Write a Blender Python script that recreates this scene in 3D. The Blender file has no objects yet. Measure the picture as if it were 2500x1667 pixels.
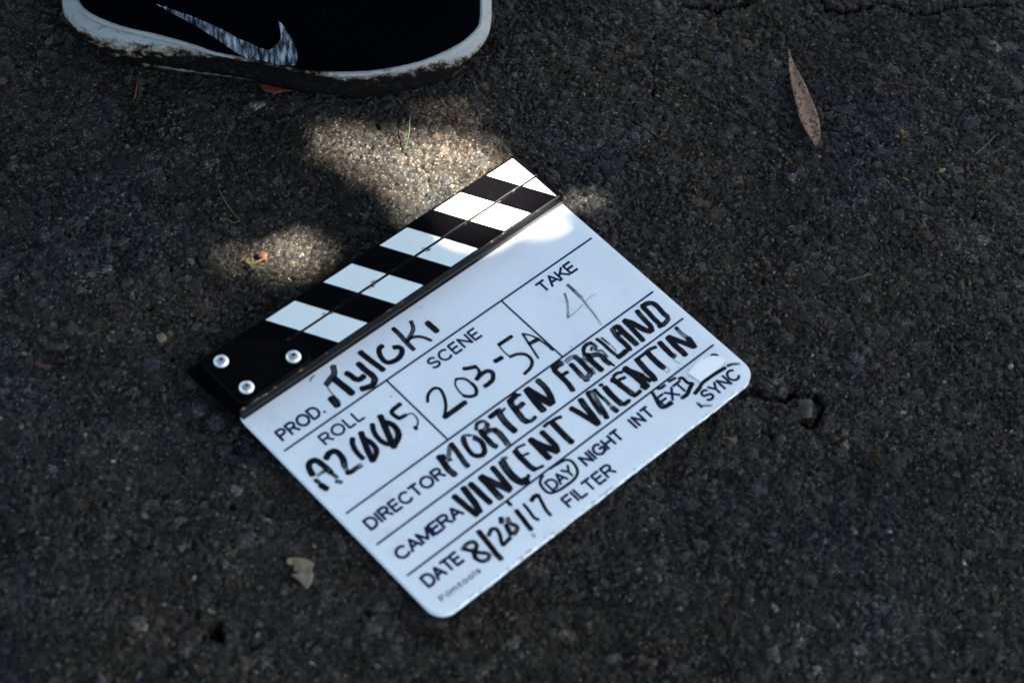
import bpy, bmesh, math, random
import numpy as np
from mathutils import Vector, Matrix
from mathutils.bvhtree import BVHTree
R = math.radians
rng = np.random.default_rng(7)
random.seed(7)
scene = bpy.context.scene
col = scene.collection

# ------------------------------------------------------------------ camera, sky, sun, exposure
cam_d = bpy.data.cameras.new('camera')
cam = bpy.data.objects.new('camera', cam_d); col.objects.link(cam)
cx = Vector((0.98884111, 0.12008326, 0.0881662))
cy = -Vector((0.14897405, -0.79707345, -0.58521846))
cz = -Vector((0.0, 0.59182254, -0.80606828))
cp = Vector((-0.01002286, -0.7535202, 1.10369827))
cam.matrix_world = Matrix(((cx.x, cy.x, cz.x, cp.x), (cx.y, cy.y, cz.y, cp.y), (cx.z, cy.z, cz.z, cp.z), (0, 0, 0, 1)))
cam_d.sensor_width = 36.0
cam_d.lens = 36.0 * 5057.5 / 2500
cam_d.clip_start = 0.05; cam_d.clip_end = 400
cam_d.dof.use_dof = True
cam_d.dof.focus_distance = 1.462
cam_d.dof.aperture_fstop = 4.8
cam_d.dof.aperture_blades = 7
scene.camera = cam

SUN = Vector((0.67, 0.22, 0.71)).normalized()
world = bpy.data.worlds.new('World'); scene.world = world
world.use_nodes = True
wn = world.node_tree; wn.nodes.clear()
sky = wn.nodes.new('ShaderNodeTexSky'); sky.sky_type = 'NISHITA'; sky.sun_disc = False
sky.sun_elevation = math.asin(SUN.z); sky.sun_rotation = math.atan2(SUN.x, SUN.y)
sky.air_density = 1.0; sky.dust_density = 1.8; sky.ozone_density = 0.8
bg = wn.nodes.new('ShaderNodeBackground'); bg.inputs['Strength'].default_value = 0.05
wo = wn.nodes.new('ShaderNodeOutputWorld')
wn.links.new(sky.outputs[0], bg.inputs['Color']); wn.links.new(bg.outputs[0], wo.inputs['Surface'])
sl = bpy.data.lights.new('sun', 'SUN'); sl.energy = 5.0; sl.angle = R(0.53); sl.color = (1.0, 0.90, 0.80)
so = bpy.data.objects.new('sun', sl); col.objects.link(so)
so.rotation_euler = SUN.to_track_quat('Z', 'Y').to_euler()
so.location = SUN * 8
scene.view_settings.view_transform = 'Standard'
scene.view_settings.look = 'None'
scene.view_settings.gamma = 1.0
scene.view_settings.exposure = 3.95
scene.cycles.use_denoising = True
scene.cycles.max_bounces = 6
scene.cycles.diffuse_bounces = 3
scene.cycles.transparent_max_bounces = 16

# ------------------------------------------------------------------ helpers
def link(o, parent=None):
    col.objects.link(o)
    if parent is not None: o.parent = parent
    return o
def tag(o, label=None, cat=None, group=None, kind=None):
    for k, v in (('label', label), ('category', cat), ('group', group), ('kind', kind)):
        if v: o[k] = v
    return o
def empty(name, loc=(0, 0, 0), rz=0.0):
    o = bpy.data.objects.new(name, None); o.location = loc; o.rotation_euler = (0, 0, rz)
    o.empty_display_size = 0.02
    return link(o)
def mesh_obj(name, V, F, mat=None, parent=None, smooth=False, mats=None, fm=None):
    me = bpy.data.meshes.new(name)
    me.from_pydata([tuple(v) for v in V], [], [tuple(f) for f in F])
    if mats:
        for m in mats: me.materials.append(m)
        if fm is not None: me.polygons.foreach_set('material_index', fm)
    elif mat: me.materials.append(mat)
    if smooth: me.polygons.foreach_set('use_smooth', [True] * len(me.polygons))
    me.update()
    o = bpy.data.objects.new(name, me)
    return link(o, parent)
def nt(name):
    m = bpy.data.materials.new(name); m.use_nodes = True
    t = m.node_tree; t.nodes.clear()
    out = t.nodes.new('ShaderNodeOutputMaterial')
    p = t.nodes.new('ShaderNodeBsdfPrincipled')
    t.links.new(p.outputs[0], out.inputs['Surface'])
    return m, t, p, out
def N(t, typ, **kw):
    n = t.nodes.new(typ)
    for k, v in kw.items():
        if k.startswith('i_'):
            key = k[2:]
            n.inputs[int(key) if key.isdigit() else key.replace('_', ' ')].default_value = v
        else: setattr(n, k, v)
    return n
def L(t, a, b): t.links.new(a, b)
def math_n(t, op, a, b=None, clamp=False):
    n = t.nodes.new('ShaderNodeMath'); n.operation = op; n.use_clamp = clamp
    for i, x in enumerate((a, b)):
        if x is None: continue
        if isinstance(x, (int, float)): n.inputs[i].default_value = x
        else: t.links.new(x, n.inputs[i])
    return n.outputs[0]
def mixc(t, f, a, b, mode='MIX'):
    n = t.nodes.new('ShaderNodeMix'); n.data_type = 'RGBA'; n.blend_type = mode
    for idx, x in ((0, f), (6, a), (7, b)):
        if isinstance(x, (int, float)): n.inputs[idx].default_value = x
        elif isinstance(x, tuple): n.inputs[idx].default_value = (*x, 1) if len(x) == 3 else x
        else: t.links.new(x, n.inputs[idx])
    return n.outputs[2]
def ramp(t, fac, stops):
    n = t.nodes.new('ShaderNodeValToRGB'); e = n.color_ramp.elements
    while len(e) < len(stops): e.new(0.5)
    for k, (p_, c) in enumerate(stops):
        e[k].position = p_; e[k].color = (*c, 1) if len(c) == 3 else c
    t.links.new(fac, n.inputs[0]); return n.outputs[0]
def smooth_line(P, step):
    """Catmull-Rom resampling of a polyline; each point may carry extra values"""
    P = [np.array(p, float) for p in P]
    if len(P) == 2:
        n = max(2, int(np.linalg.norm(P[1][:2] - P[0][:2]) / step) + 1)
        return [P[0] + (P[1] - P[0]) * k / n for k in range(n + 1)]
    out = []
    Q = [2 * P[0] - P[1]] + P + [2 * P[-1] - P[-2]]
    for i in range(1, len(Q) - 2):
        a, b, c, d = Q[i - 1], Q[i], Q[i + 1], Q[i + 2]
        n = max(1, int(np.linalg.norm(c[:2] - b[:2]) / step))
        for k in range(n):
            s = k / n
            out.append(0.5 * ((2 * b) + (-a + c) * s + (2 * a - 5 * b + 4 * c - d) * s * s + (-a + 3 * b - 3 * c + d) * s ** 3))
    out.append(P[-1])
    return out
def inside(poly, x, y):
    x = np.asarray(x); y = np.asarray(y); r = np.zeros(x.shape, bool)
    n = len(poly)
    for i in range(n):
        x1, y1 = poly[i]; x2, y2 = poly[(i + 1) % n]
        c = ((y1 > y) != (y2 > y))
        with np.errstate(divide='ignore', invalid='ignore'):
            r ^= c & (x < (x2 - x1) * (y - y1) / (y2 - y1 + 1e-12) + x1)
    return r

# ------------------------------------------------------------------ asphalt: every stone of the surface raised in one height field
GS = 0.0008
X0, X1, Y0, Y1 = -0.475, 0.405, -0.285, 0.525
nx = int((X1 - X0) / GS) + 1; ny = int((Y1 - Y0) / GS) + 1
H = np.zeros((ny, nx), np.float32)
def vnoise(cell, amp, seed):
    """smooth value noise on the grid, cell size in metres"""
    r = np.random.default_rng(seed)
    gy, gx = int((Y1 - Y0) / cell) + 4, int((X1 - X0) / cell) + 4
    g = r.standard_normal((gy, gx))
    yy = np.arange(ny) * GS / cell; xx = np.arange(nx) * GS / cell
    iy = yy.astype(int); fy = yy - iy; ix = xx.astype(int); fx = xx - ix
    fy = fy * fy * (3 - 2 * fy); fx = fx * fx * (3 - 2 * fx)
    a = g[iy][:, ix]; b = g[iy][:, ix + 1]; c = g[iy + 1][:, ix]; d = g[iy + 1][:, ix + 1]
    fx = fx[None, :]; fy = fy[:, None]
    return ((a * (1 - fx) + b * fx) * (1 - fy) + (c * (1 - fx) + d * fx) * fy).astype(np.float32) * amp
big = vnoise(0.09, 0.0009, 1) + vnoise(0.03, 0.0005, 2) + vnoise(0.012, 0.00035, 21)
H += -0.0016 + vnoise(0.0022, 0.00026, 3) + vnoise(0.005, 0.00035, 4)
TINT = np.zeros((ny, nx, 3), np.float32)
fines = 0.032 + 0.010 * np.clip(vnoise(0.0016, 1, 5), -1.5, 3) + 0.008 * vnoise(0.02, 1, 51)
fines = np.clip(fines, 0.007, 0.15)
warm = vnoise(0.05, 0.06, 6) + vnoise(0.14, 0.09, 61)
TINT[..., 0] = fines * (1.06 + warm); TINT[..., 1] = fines; TINT[..., 2] = fines * (0.92 - warm)
GLOSS = np.zeros((ny, nx), np.float32)
def stone(px, py, ra, rb, ang, top, c, gl=0.0, flat=2.4, rnd=None):
    """a stone bedded in the asphalt: half axes ra, rb and top in metres"""
    r = max(ra, rb) * 1.15
    i0 = max(0, int((px - r - X0) / GS)); i1 = min(nx, int((px + r - X0) / GS) + 2)
    j0 = max(0, int((py - r - Y0) / GS)); j1 = min(ny, int((py + r - Y0) / GS) + 2)
    if i1 <= i0 or j1 <= j0: return
    x = X0 + np.arange(i0, i1) * GS - px; y = (Y0 + np.arange(j0, j1) * GS - py)[:, None]
    ca, sa = math.cos(ang), math.sin(ang)
    u = (x * ca + y * sa) / ra; v = (-x * sa + y * ca) / rb
    th = np.arctan2(v, u)
    k1, k2, k3 = rnd
    q = np.sqrt(u * u + v * v) * (1 + 0.13 * np.cos(2 * th + k1) + 0.10 * np.cos(3 * th + k2) + 0.05 * np.cos(5 * th + k3))
    depth = min(ra, rb) * (0.50 if flat < 3 else 0.75)
    h = top - depth * np.clip(q, 0, 1.3) ** flat + (u * math.cos(k3) + v * math.sin(k3)) * depth * (0.18 if flat < 3 else 0.10)
    sub = H[j0:j1, i0:i1]
    m = (q < 1.0) & (h > sub)
    sub[m] = h[m]
    TINT[j0:j1, i0:i1][m] = c
    GLOSS[j0:j1, i0:i1][m] = gl
def stone_colour(r):
    b = float(np.clip(np.exp(r.normal(math.log(0.034), 0.50)), 0.009, 0.24))
    w = r.normal(0.03, 0.08)
    if r.random() < 0.05: w += 0.25
    return (b * (1.06 + w), b, b * (0.94 - w))
sr = np.random.default_rng(11)
for cnt, lo, hi, topv in ((34000, 0.0008, 0.0014, 0.0004), (16000, 0.0012, 0.0022, 0.0004), (7500, 0.0020, 0.0042, 0.0005), (2600, 0.0038, 0.0085, 0.0004)):
    P = sr.random((cnt, 2)); A = sr.random((cnt, 6))
    for k in range(cnt):
        ra = lo + (hi - lo) * A[k, 0] ** 1.8
        rb = ra * (0.55 + 0.45 * A[k, 1])
        c = stone_colour(sr)
        bigs = lo > 0.0018
        if bigs:
            mul = 0.55 + 0.30 * A[k, 5]
            m_ = sum(c) / 3; c = tuple((0.033 + (q - 0.033) * 0.75) * (0.85 + 0.3 * A[k, 5]) for q in c)
        stone(X0 + P[k, 0] * (X1 - X0), Y0 + P[k, 1] * (Y1 - Y0), ra, rb, A[k, 2] * 6.28, topv * (A[k, 3] * 2 - 1.0) - (0.0 if lo < 0.0018 else 0.0001),
              c, (0.45 + 0.55 * A[k, 4]) if bigs else 0.0, 4.5 if bigs else 2.4, (A[k, 5] * 6, A[k, 4] * 6, A[k, 3] * 6))
# stones one can pick out by eye: x, y (mm), half width, half height (mm), angle, brightness
NOTED = [(-287.7,130.7,1.2,1.1,0,0.16),(-225.8,152.4,1.0,0.9,0,0.2),(-220.6,147.8,0.9,0.9,0,0.12),(-210.5,139.9,0.7,1.0,0,0.14),(-218.6,93.4,1.6,1.4,0,0.06),(-216.0,77.0,2.0,1.5,0,0.07),(-149.9,88.7,2.2,2.3,0,0.05),(-229.9,69.2,2.5,2.7,0,0.07),(-370.7,218.3,1.9,1.7,0,0.07),(-294.1,188.2,0.9,0.7,0,0.16),(-294.4,173.7,1.7,1.1,-25,0.13),(-285.8,172.0,1.4,1.0,-10,0.11),(-247.0,168.1,0.9,1.0,0,0.16),(-261.1,188.6,0.5,1.2,0,0.14),(-223.8,216.4,1.1,1.4,0,0.07),(-228.2,243.3,2.0,1.1,0,0.06),(-375.4,184.9,2.2,1.5,0,0.06),(-365.3,177.9,2.0,0.7,20,0.1),(-269.3,12.1,1.1,1.2,0,0.15),(-306.3,-63.9,1.3,1.5,0,0.2),(-233.5,-67.4,1.3,1.5,30,0.16),(-243.5,-58.5,1.7,1.9,0,0.06),(-318.2,-9.0,3.4,1.5,35,0.12),(-265.2,9.7,0.6,0.8,0,0.16),(-255.1,26.4,0.7,0.8,0,0.17),(-288.4,12.4,1.3,0.8,0,0.12),(-306.8,16.0,1.6,2.4,0,0.07),(-212.0,-38.9,1.0,1.1,0,0.16),(-216.8,-51.3,1.5,1.5,0,0.1),(-231.5,22.4,2.3,1.5,0,0.09),(-315.8,13.0,1.3,1.1,0,0.12),(-289.1,-7.4,1.6,1.3,0,0.09),(-216.9,-114.5,1.7,1.3,-20,0.2),(-184.6,-111.1,1.5,0.9,0,0.13),(-189.4,-133.8,2.5,1.6,25,0.11),(-178.2,-152.2,1.2,1.6,0,0.18),(-192.2,-173.0,1.4,1.5,0,0.12),(-203.5,-185.5,3.2,2.3,0,0.07),(-134.1,-175.9,2.5,1.7,0,0.07),(-133.5,-183.7,1.3,1.9,0,0.19),(-196.3,-220.7,1.2,2.5,-20,0.15),(-125.3,-201.7,2.0,1.9,0,0.09),(-98.4,-196.4,1.7,0.9,-10,0.3),(-98.0,-188.2,2.1,1.7,0,0.08),(-274.0,-148.5,2.0,0.9,35,0.1),(-224.0,-127.6,1.9,1.3,-15,0.11),(-143.3,-106.1,1.9,1.7,0,0.12),(-142.6,-141.7,0.7,0.9,0,0.2),(-286.6,-107.4,1.4,1.7,0,0.1),(-235.6,-184.7,0.6,1.3,0,0.14),(-228.6,-182.4,1.6,0.9,15,0.14),(220.8,-48.8,2.1,1.9,-30,0.09),(202.9,-60.0,1.2,2.0,-20,0.1),(291.2,-60.7,1.1,1.3,0,0.4),(269.5,-58.7,0.7,0.7,0,0.2),(200.5,-150.7,2.2,2.7,0,0.14),(195.1,-123.2,1.2,1.1,0,0.16),(190.5,-132.0,1.0,1.1,0,0.18),(226.9,-78.1,0.7,0.8,0,0.24),(296.7,-54.4,0.7,0.8,0,0.14),(234.6,-101.1,1.6,1.9,0,0.07),(179.7,-79.2,1.3,1.0,-40,0.12),(165.6,-104.3,0.8,1.0,0,0.18),(285.8,-48.7,0.8,0.6,0,0.18),(308.0,-26.6,0.5,0.5,0,0.2),(251.8,47.8,1.9,1.3,20,0.2),(263.1,50.4,1.8,1.8,0,0.05),(202.6,33.7,2.1,1.4,0,0.06),(263.2,27.5,2.1,1.5,0,0.07),(254.6,79.3,1.1,0.9,0,0.18),(261.5,5.2,0.8,0.9,0,0.2),(272.2,7.6,0.6,0.6,0,0.24),(277.8,8.6,0.5,0.7,0,0.22),(324.7,99.3,1.7,1.8,0,0.28),(278.9,77.3,1.2,1.2,0,0.18),(284.2,84.2,0.7,1.1,0,0.16),(153.5,32.0,1.6,1.4,0,0.1),(170.3,31.9,1.7,1.5,0,0.05),(170.2,-4.1,1.5,1.9,0,0.05),(192.9,-9.1,2.1,0.8,-35,0.14),(205.1,24.4,1.0,0.7,0,0.13),(239.9,28.5,1.8,1.5,0,0.06),(222.4,-1.3,1.0,1.1,20,0.13),(303.3,64.1,0.8,0.6,0,0.16),(248.6,65.8,1.1,0.7,10,0.13),(14.2,288.2,1.3,1.2,0,0.17),(55.4,278.1,0.6,0.7,0,0.22),(46.9,272.1,1.1,1.2,0,0.06),(81.9,289.6,1.4,1.4,0,0.1),(135.8,305.2,1.2,1.3,0,0.08),(6.3,295.7,2.1,1.2,10,0.08),(40.0,317.3,1.8,3.1,20,0.06),(40.3,204.9,2.1,1.9,0,0.08),(108.7,276.3,0.9,1.0,0,0.17),(53.2,287.0,3.5,1.1,0,0.06),(20.1,341.5,1.0,1.0,0,0.1),(151.6,277.3,0.8,0.7,0,0.16),(79.3,351.1,0.9,0.6,0,0.12),(248.2,298.1,1.1,1.5,-30,0.17),(188.1,261.7,1.5,1.1,-15,0.2),(207.4,271.9,1.5,1.2,-10,0.09),(160.1,261.1,1.2,1.3,0,0.12),(271.8,253.9,1.7,1.7,0,0.04),(263.5,319.4,1.2,1.3,-30,0.06),(191.9,339.3,1.8,1.1,0,0.07),(281.0,320.4,1.2,2.4,0,0.07),(331.8,368.8,0.6,0.6,0,0.2),(232.9,424.0,1.6,1.4,0,0.08),(200.7,417.1,2.2,1.5,0,0.06),(107.2,146.1,0.8,0.8,0,0.22),(100.8,206.0,1.1,0.6,0,0.17),(166.5,224.5,1.1,0.6,-15,0.18),(214.4,219.2,0.8,0.9,0,0.18),(172.0,191.6,1.6,1.5,0,0.1),(189.4,210.7,1.8,1.8,0,0.06),(135.3,130.3,1.9,1.1,-20,0.08),(70.3,215.3,1.1,1.0,0,0.12),(84.3,178.1,0.8,0.9,0,0.12),(121.5,142.0,1.5,1.2,0,0.08),(109.8,181.9,0.7,0.7,0,0.13),(123.8,194.2,1.2,1.1,0,0.08),(187.6,169.8,1.3,1.2,0,0.07),(130.7,204.0,1.9,1.5,0,0.07),(-67.5,181.7,1.7,1.5,10,0.16),(-98.8,182.3,0.7,0.6,-40,0.18),(-70.2,190.2,0.9,1.1,0,0.08),(-100.4,203.0,1.2,1.0,0,0.06),(-92.5,205.0,0.3,0.3,0,0.2),(-115.8,218.9,0.4,0.5,0,0.2),(-109.4,220.6,0.4,0.5,0,0.16),(-105.8,220.0,0.4,0.5,0,0.17),(-53.4,217.8,1.1,0.4,10,0.2),(-86.4,172.2,0.5,0.5,0,0.17),(-58.2,196.8,0.5,0.5,0,0.17),(-110.9,199.2,1.5,0.8,0,0.06),(-92.5,192.0,1.0,1.0,0,0.09)]
for k, (sx_, sy_, ra, rb, an, b) in enumerate(NOTED):
    w = sr.normal(0.02, 0.05)
    b = b * 0.95
    stone(sx_ / 1000, sy_ / 1000, ra / 1000 * 1.12, rb / 1000 * 1.12, R(an), 0.0008, (b * (1.05 + w), b, b * (0.97 - w)), 0.8, 4.0, (k * 1.3, k * 2.1, k * 0.7))
H = np.where(H > -0.0012, -0.0012 + (H + 0.0012) * 0.62, -0.0012 + (H + 0.0012) * 0.75).astype(np.float32)     # traffic-worn: tops pressed level
# cracks, a broken-out hollow and a small hole
gx_ = (X0 + np.arange(nx) * GS)[None, :]; gy_ = (Y0 + np.arange(ny) * GS)[:, None]
ROUGH = np.clip(vnoise(0.0022, 0.28, 88) + vnoise(0.005, 0.2, 89), -0.5, 0.9)
def groove(pts, width, depth, seed=0):
    r = np.random.default_rng(seed)
    P = smooth_line([(a / 1000, b / 1000) for a, b in pts], 0.0012)
    ox = oy = 0.0; ww = 0.8
    for k in range(len(P)):
        ox = ox * 0.8 + r.normal(0, 0.22 * min(width, 0.003)); oy = oy * 0.8 + r.normal(0, 0.22 * min(width, 0.003)); ww = ww * 0.75 + 0.25 * (0.3 + 1.1 * r.random())
        x, y = P[k][0] + ox, P[k][1] + oy
        w = width * ww * 0.85
        rr = w * 1.6
        i0, i1 = max(0, int((x - rr - X0) / GS)), min(nx, int((x + rr - X0) / GS) + 2)
        j0, j1 = max(0, int((y - rr - Y0) / GS)), min(ny, int((y + rr - Y0) / GS) + 2)
        if i1 <= i0 or j1 <= j0: continue
        d = np.sqrt((gx_[:, i0:i1] - x) ** 2 + (gy_[j0:j1] - y) ** 2) / w * (1 + ROUGH[j0:j1, i0:i1])
        cut = -depth * np.clip(1.25 - d, 0, 1) ** 0.7
        sub = H[j0:j1, i0:i1]
        np.minimum(sub, np.where(d < 1.25, np.maximum(cut, -depth), sub), out=sub)
groove([(184, 421), (193, 414), (205, 412), (212, 415), (226, 421)], 0.0032, 0.008, 1)
groove([(240, 427), (257, 423), (275, 429), (298, 439), (330, 447)], 0.003, 0.008, 2)
groove([(79, 397), (93, 396), (105, 395), (117, 402), (130, 410)], 0.0035, 0.009, 3)
groove([(146, 45), (152, 47), (160, 45), (168, 45), (176, 47), (182, 50)], 0.0034, 0.009, 4)
groove([(183, 29), (190, 25), (196, 30), (199, 38), (198, 46), (193, 51), (186, 52)], 0.0026, 0.008, 5)
groove([(180, 47), (187, 49), (195, 44), (195, 33), (187, 30)], 0.0032, 0.005, 6)
groove([(159, 16), (166, 13), (164, 19)], 0.002, 0.005, 7)
groove([(-160, -184), (-157, -186), (-155, -188)], 0.0050, 0.012, 8)
groove([(-158, -183), (-155, -186)], 0.0046, 0.012, 9)
for s_, pts in enumerate((
    [(47, 335), (60, 322), (70, 316), (85, 305), (105, 300), (122, 292), (140, 283), (160, 272)],
    [(50, 268), (62, 262), (74, 252), (80, 240)], [(110, 60), (122, 58), (134, 62), (146, 57)],
    [(-330, 150), (-318, 140), (-300, 136)], [(-230, 190), (-222, 178), (-214, 165)], [(-250, 82), (-228, 80), (-205, 84), (-188, 82)],
    [(90, 110), (104, 104), (122, 108), (133, 102)], [(-380, -60), (-366, -72), (-350, -70)], [(230, 30), (244, 22), (262, 26)],
    [(60, -120), (72, -128), (90, -124)], [(-105, 205), (-90, 196), (-83, 180)], [(180, 110), (200, 104), (214, 108)],
    [(250, 190), (268, 184), (290, 190)], [(-300, -120), (-286, -128), (-270, -126)])):
    groove(pts, 0.0009, 0.0028, 20 + s_)
# crumbled-out pits and short hairline cracks everywhere
pr_ = np.random.default_rng(77)
for k in range(900):
    x, y = X0 + pr_.random() * (X1 - X0), Y0 + pr_.random() * (Y1 - Y0)
    w = 0.0007 + 0.0016 * pr_.random() ** 3; a_ = pr_.random() * 6.28
    n_ = 1 + int(3 * pr_.random())
    groove([(x * 1000 + j * 1.4 * math.cos(a_), y * 1000 + j * 1.4 * math.sin(a_)) for j in range(n_ + 1)], w, 0.002 + w, 300 + k)
for k in range(130):
    x, y = (X0 + pr_.random() * (X1 - X0)) * 1000, (Y0 + pr_.random() * (Y1 - Y0)) * 1000
    a_ = pr_.normal(0.0, 0.7); pts = [(x, y)]
    for j in range(3 + int(5 * pr_.random())):
        a_ += pr_.normal(0, 0.5); pts.append((pts[-1][0] + 4.5 * math.cos(a_), pts[-1][1] + 4.5 * math.sin(a_)))
    groove(pts, 0.0006, 0.0022, 2000 + k)
H += big
H = H.astype(np.float32)
patchy = np.clip(1 + vnoise(0.11, 0.13, 62) + vnoise(0.035, 0.10, 63), 0.6, 1.5)
TINT[..., 0] *= patchy * (1 + vnoise(0.10, 0.07, 64)); TINT[..., 1] *= patchy; TINT[..., 2] *= patchy * (1 - vnoise(0.10, 0.05, 64))
def gh(x, y):
    i = min(max((x - X0) / GS, 0), nx - 1.01); j = min(max((y - Y0) / GS, 0), ny - 1.01)
    i, j = int(i), int(j)
    return float(H[max(0, j - 1):j + 2, max(0, i - 1):i + 2].max())
# fade to flat at the rim of the fine patch, then carry the same sheet on to the horizon
ex = np.minimum(np.minimum(np.arange(nx), np.arange(nx)[::-1])[None, :], np.minimum(np.arange(ny), np.arange(ny)[::-1])[:, None])
fade = np.clip(ex / 12.0, 0, 1)
Hm = H * fade
pad = [0.003 * 1.55 ** k for k in range(1, 25)]
px_ = np.cumsum(pad)
xs = np.concatenate([(X0 - px_)[::-1], X0 + np.arange(nx) * GS, X0 + (nx - 1) * GS + px_])
ys = np.concatenate([(Y0 - px_)[::-1], Y0 + np.arange(ny) * GS, Y0 + (ny - 1) * GS + px_])
K = len(pad)
NX, NY = len(xs), len(ys)
Z = np.zeros((NY, NX), np.float32); Z[K:K + ny, K:K + nx] = Hm
CT = np.full((NY, NX, 4), 1.0, np.float32)
for k_ in range(3): CT[..., k_] = float(TINT[..., k_].mean())
CT[K:K + ny, K:K + nx, :3] = TINT
GL = np.zeros((NY, NX), np.float32); GL[K:K + ny, K:K + nx] = GLOSS
OUT = np.ones((NY, NX), np.float32); OUT[K:K + ny, K:K + nx] = 1 - np.clip((ex + vnoise(0.012, 9, 91)) / 40.0, 0, 1)
co = np.empty((NY, NX, 3), np.float32)
co[..., 0] = xs[None, :]; co[..., 1] = ys[:, None]; co[..., 2] = Z
idx = np.arange(NX * NY, dtype=np.int32).reshape(NY, NX)
quads = np.stack([idx[:-1, :-1], idx[:-1, 1:], idx[1:, 1:], idx[1:, :-1]], -1).reshape(-1)
nf = len(quads) // 4
me = bpy.data.meshes.new('ground')
me.vertices.add(NX * NY); me.vertices.foreach_set('co', co.reshape(-1))
me.loops.add(len(quads)); me.loops.foreach_set('vertex_index', quads)
me.polygons.add(nf)
me.polygons.foreach_set('loop_start', np.arange(0, nf * 4, 4, dtype=np.int32))
me.polygons.foreach_set('loop_total', np.full(nf, 4, np.int32))
me.polygons.foreach_set('use_smooth', np.ones(nf, bool))
ca = me.color_attributes.new('tint', 'FLOAT_COLOR', 'POINT'); ca.data.foreach_set('color', CT.reshape(-1))
ga = me.attributes.new('gloss', 'FLOAT', 'POINT'); ga.data.foreach_set('value', GL.reshape(-1))
oa = me.attributes.new('outer', 'FLOAT', 'POINT'); oa.data.foreach_set('value', OUT.reshape(-1))
me.update(calc_edges=True)
ground = link(bpy.data.objects.new('ground', me)); tag(ground, kind='structure', label='dark weathered asphalt of small rounded stones with cracks')
m, t, p, out = nt('asphalt')
at = N(t, 'ShaderNodeAttribute', attribute_name='tint'); gl = N(t, 'ShaderNodeAttribute', attribute_name='gloss')
tc = N(t, 'ShaderNodeNewGeometry')
vo = N(t, 'ShaderNodeTexVoronoi', i_Scale=1050.0, i_Randomness=1.0); L(t, tc.outputs['Position'], vo.inputs['Vector'])
sepv = N(t, 'ShaderNodeSeparateColor'); L(t, vo.outputs['Color'], sepv.inputs[0])
grain = ramp(t, sepv.outputs[0], [(0.0, (.50,) * 3), (0.35, (.80,) * 3), (0.8, (1.15,) * 3), (0.94, (2.4,) * 3), (0.985, (4.8,) * 3)])
fn = N(t, 'ShaderNodeTexNoise', i_Scale=1500.0, i_Detail=3.0, i_Roughness=0.7); L(t, tc.outputs['Position'], fn.inputs['Vector'])
fine = ramp(t, fn.outputs[0], [(0.25, (.5,) * 3), (0.5, (.95,) * 3), (0.75, (1.7,) * 3)])
sm_ = math_n(t, 'MULTIPLY', gl.outputs['Fac'], 0.42)
grain2 = mixc(t, sm_, grain, (.95, .95, .95))
# beyond the raised stones the material carries the stones on
oat = N(t, 'ShaderNodeAttribute', attribute_name='outer')
v2 = N(t, 'ShaderNodeTexVoronoi', i_Scale=230.0, i_Randomness=1.0); L(t, tc.outputs['Position'], v2.inputs['Vector'])
s2 = N(t, 'ShaderNodeSeparateColor'); L(t, v2.outputs['Color'], s2.inputs[0])
st2 = ramp(t, s2.outputs[0], [(0.0, (.3,) * 3), (0.5, (.8,) * 3), (0.9, (1.6,) * 3), (1.0, (3.2,) * 3)])
gap = ramp(t, v2.outputs['Distance'], [(0.35, (1, 1, 1)), (0.75, (.25, .25, .25))])
far = mixc(t, 1.0, mixc(t, 1.0, st2, gap, 'MULTIPLY'), (.85, .85, .85), 'MULTIPLY')
tn = mixc(t, 1.0, at.outputs['Color'], mixc(t, oat.outputs['Fac'], (1.0, 1.0, 1.0), far), 'MULTIPLY')
c1 = mixc(t, 1.0, tn, grain2, 'MULTIPLY')
c2 = mixc(t, 1.0, c1, fine, 'MULTIPLY')
hue = mixc(t, 0.14, (0.8, 0.8, 0.8), vo.outputs['Color'])
c3 = mixc(t, 1.0, c2, hue, 'MULTIPLY')
c4 = mixc(t, 1.0, c3, (0.74, 0.755, 0.70), 'MULTIPLY')
L(t, c4, p.inputs['Base Color'])
rg = N(t, 'ShaderNodeMapRange', i_3=0.85, i_4=0.5); L(t, gl.outputs['Fac'], rg.inputs[0])
L(t, rg.outputs[0], p.inputs['Roughness'])
p.inputs['Specular IOR Level'].default_value = 0.06
bu = N(t, 'ShaderNodeBump', i_Strength=0.42, i_Distance=0.0006)
hs = math_n(t, 'ADD', math_n(t, 'MULTIPLY', sepv.outputs[1], 0.6), fn.outputs[0])
bsel = math_n(t, 'MULTIPLY', math_n(t, 'MULTIPLY', oat.outputs['Fac'], math_n(t, 'SUBTRACT', s2.outputs[1], math_n(t, 'MULTIPLY', v2.outputs['Distance'], 1.6))), 4.0)
L(t, math_n(t, 'ADD', hs, bsel), bu.inputs['Height']); L(t, bu.outputs[0], p.inputs['Normal'])
me.materials.append(m)

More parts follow.
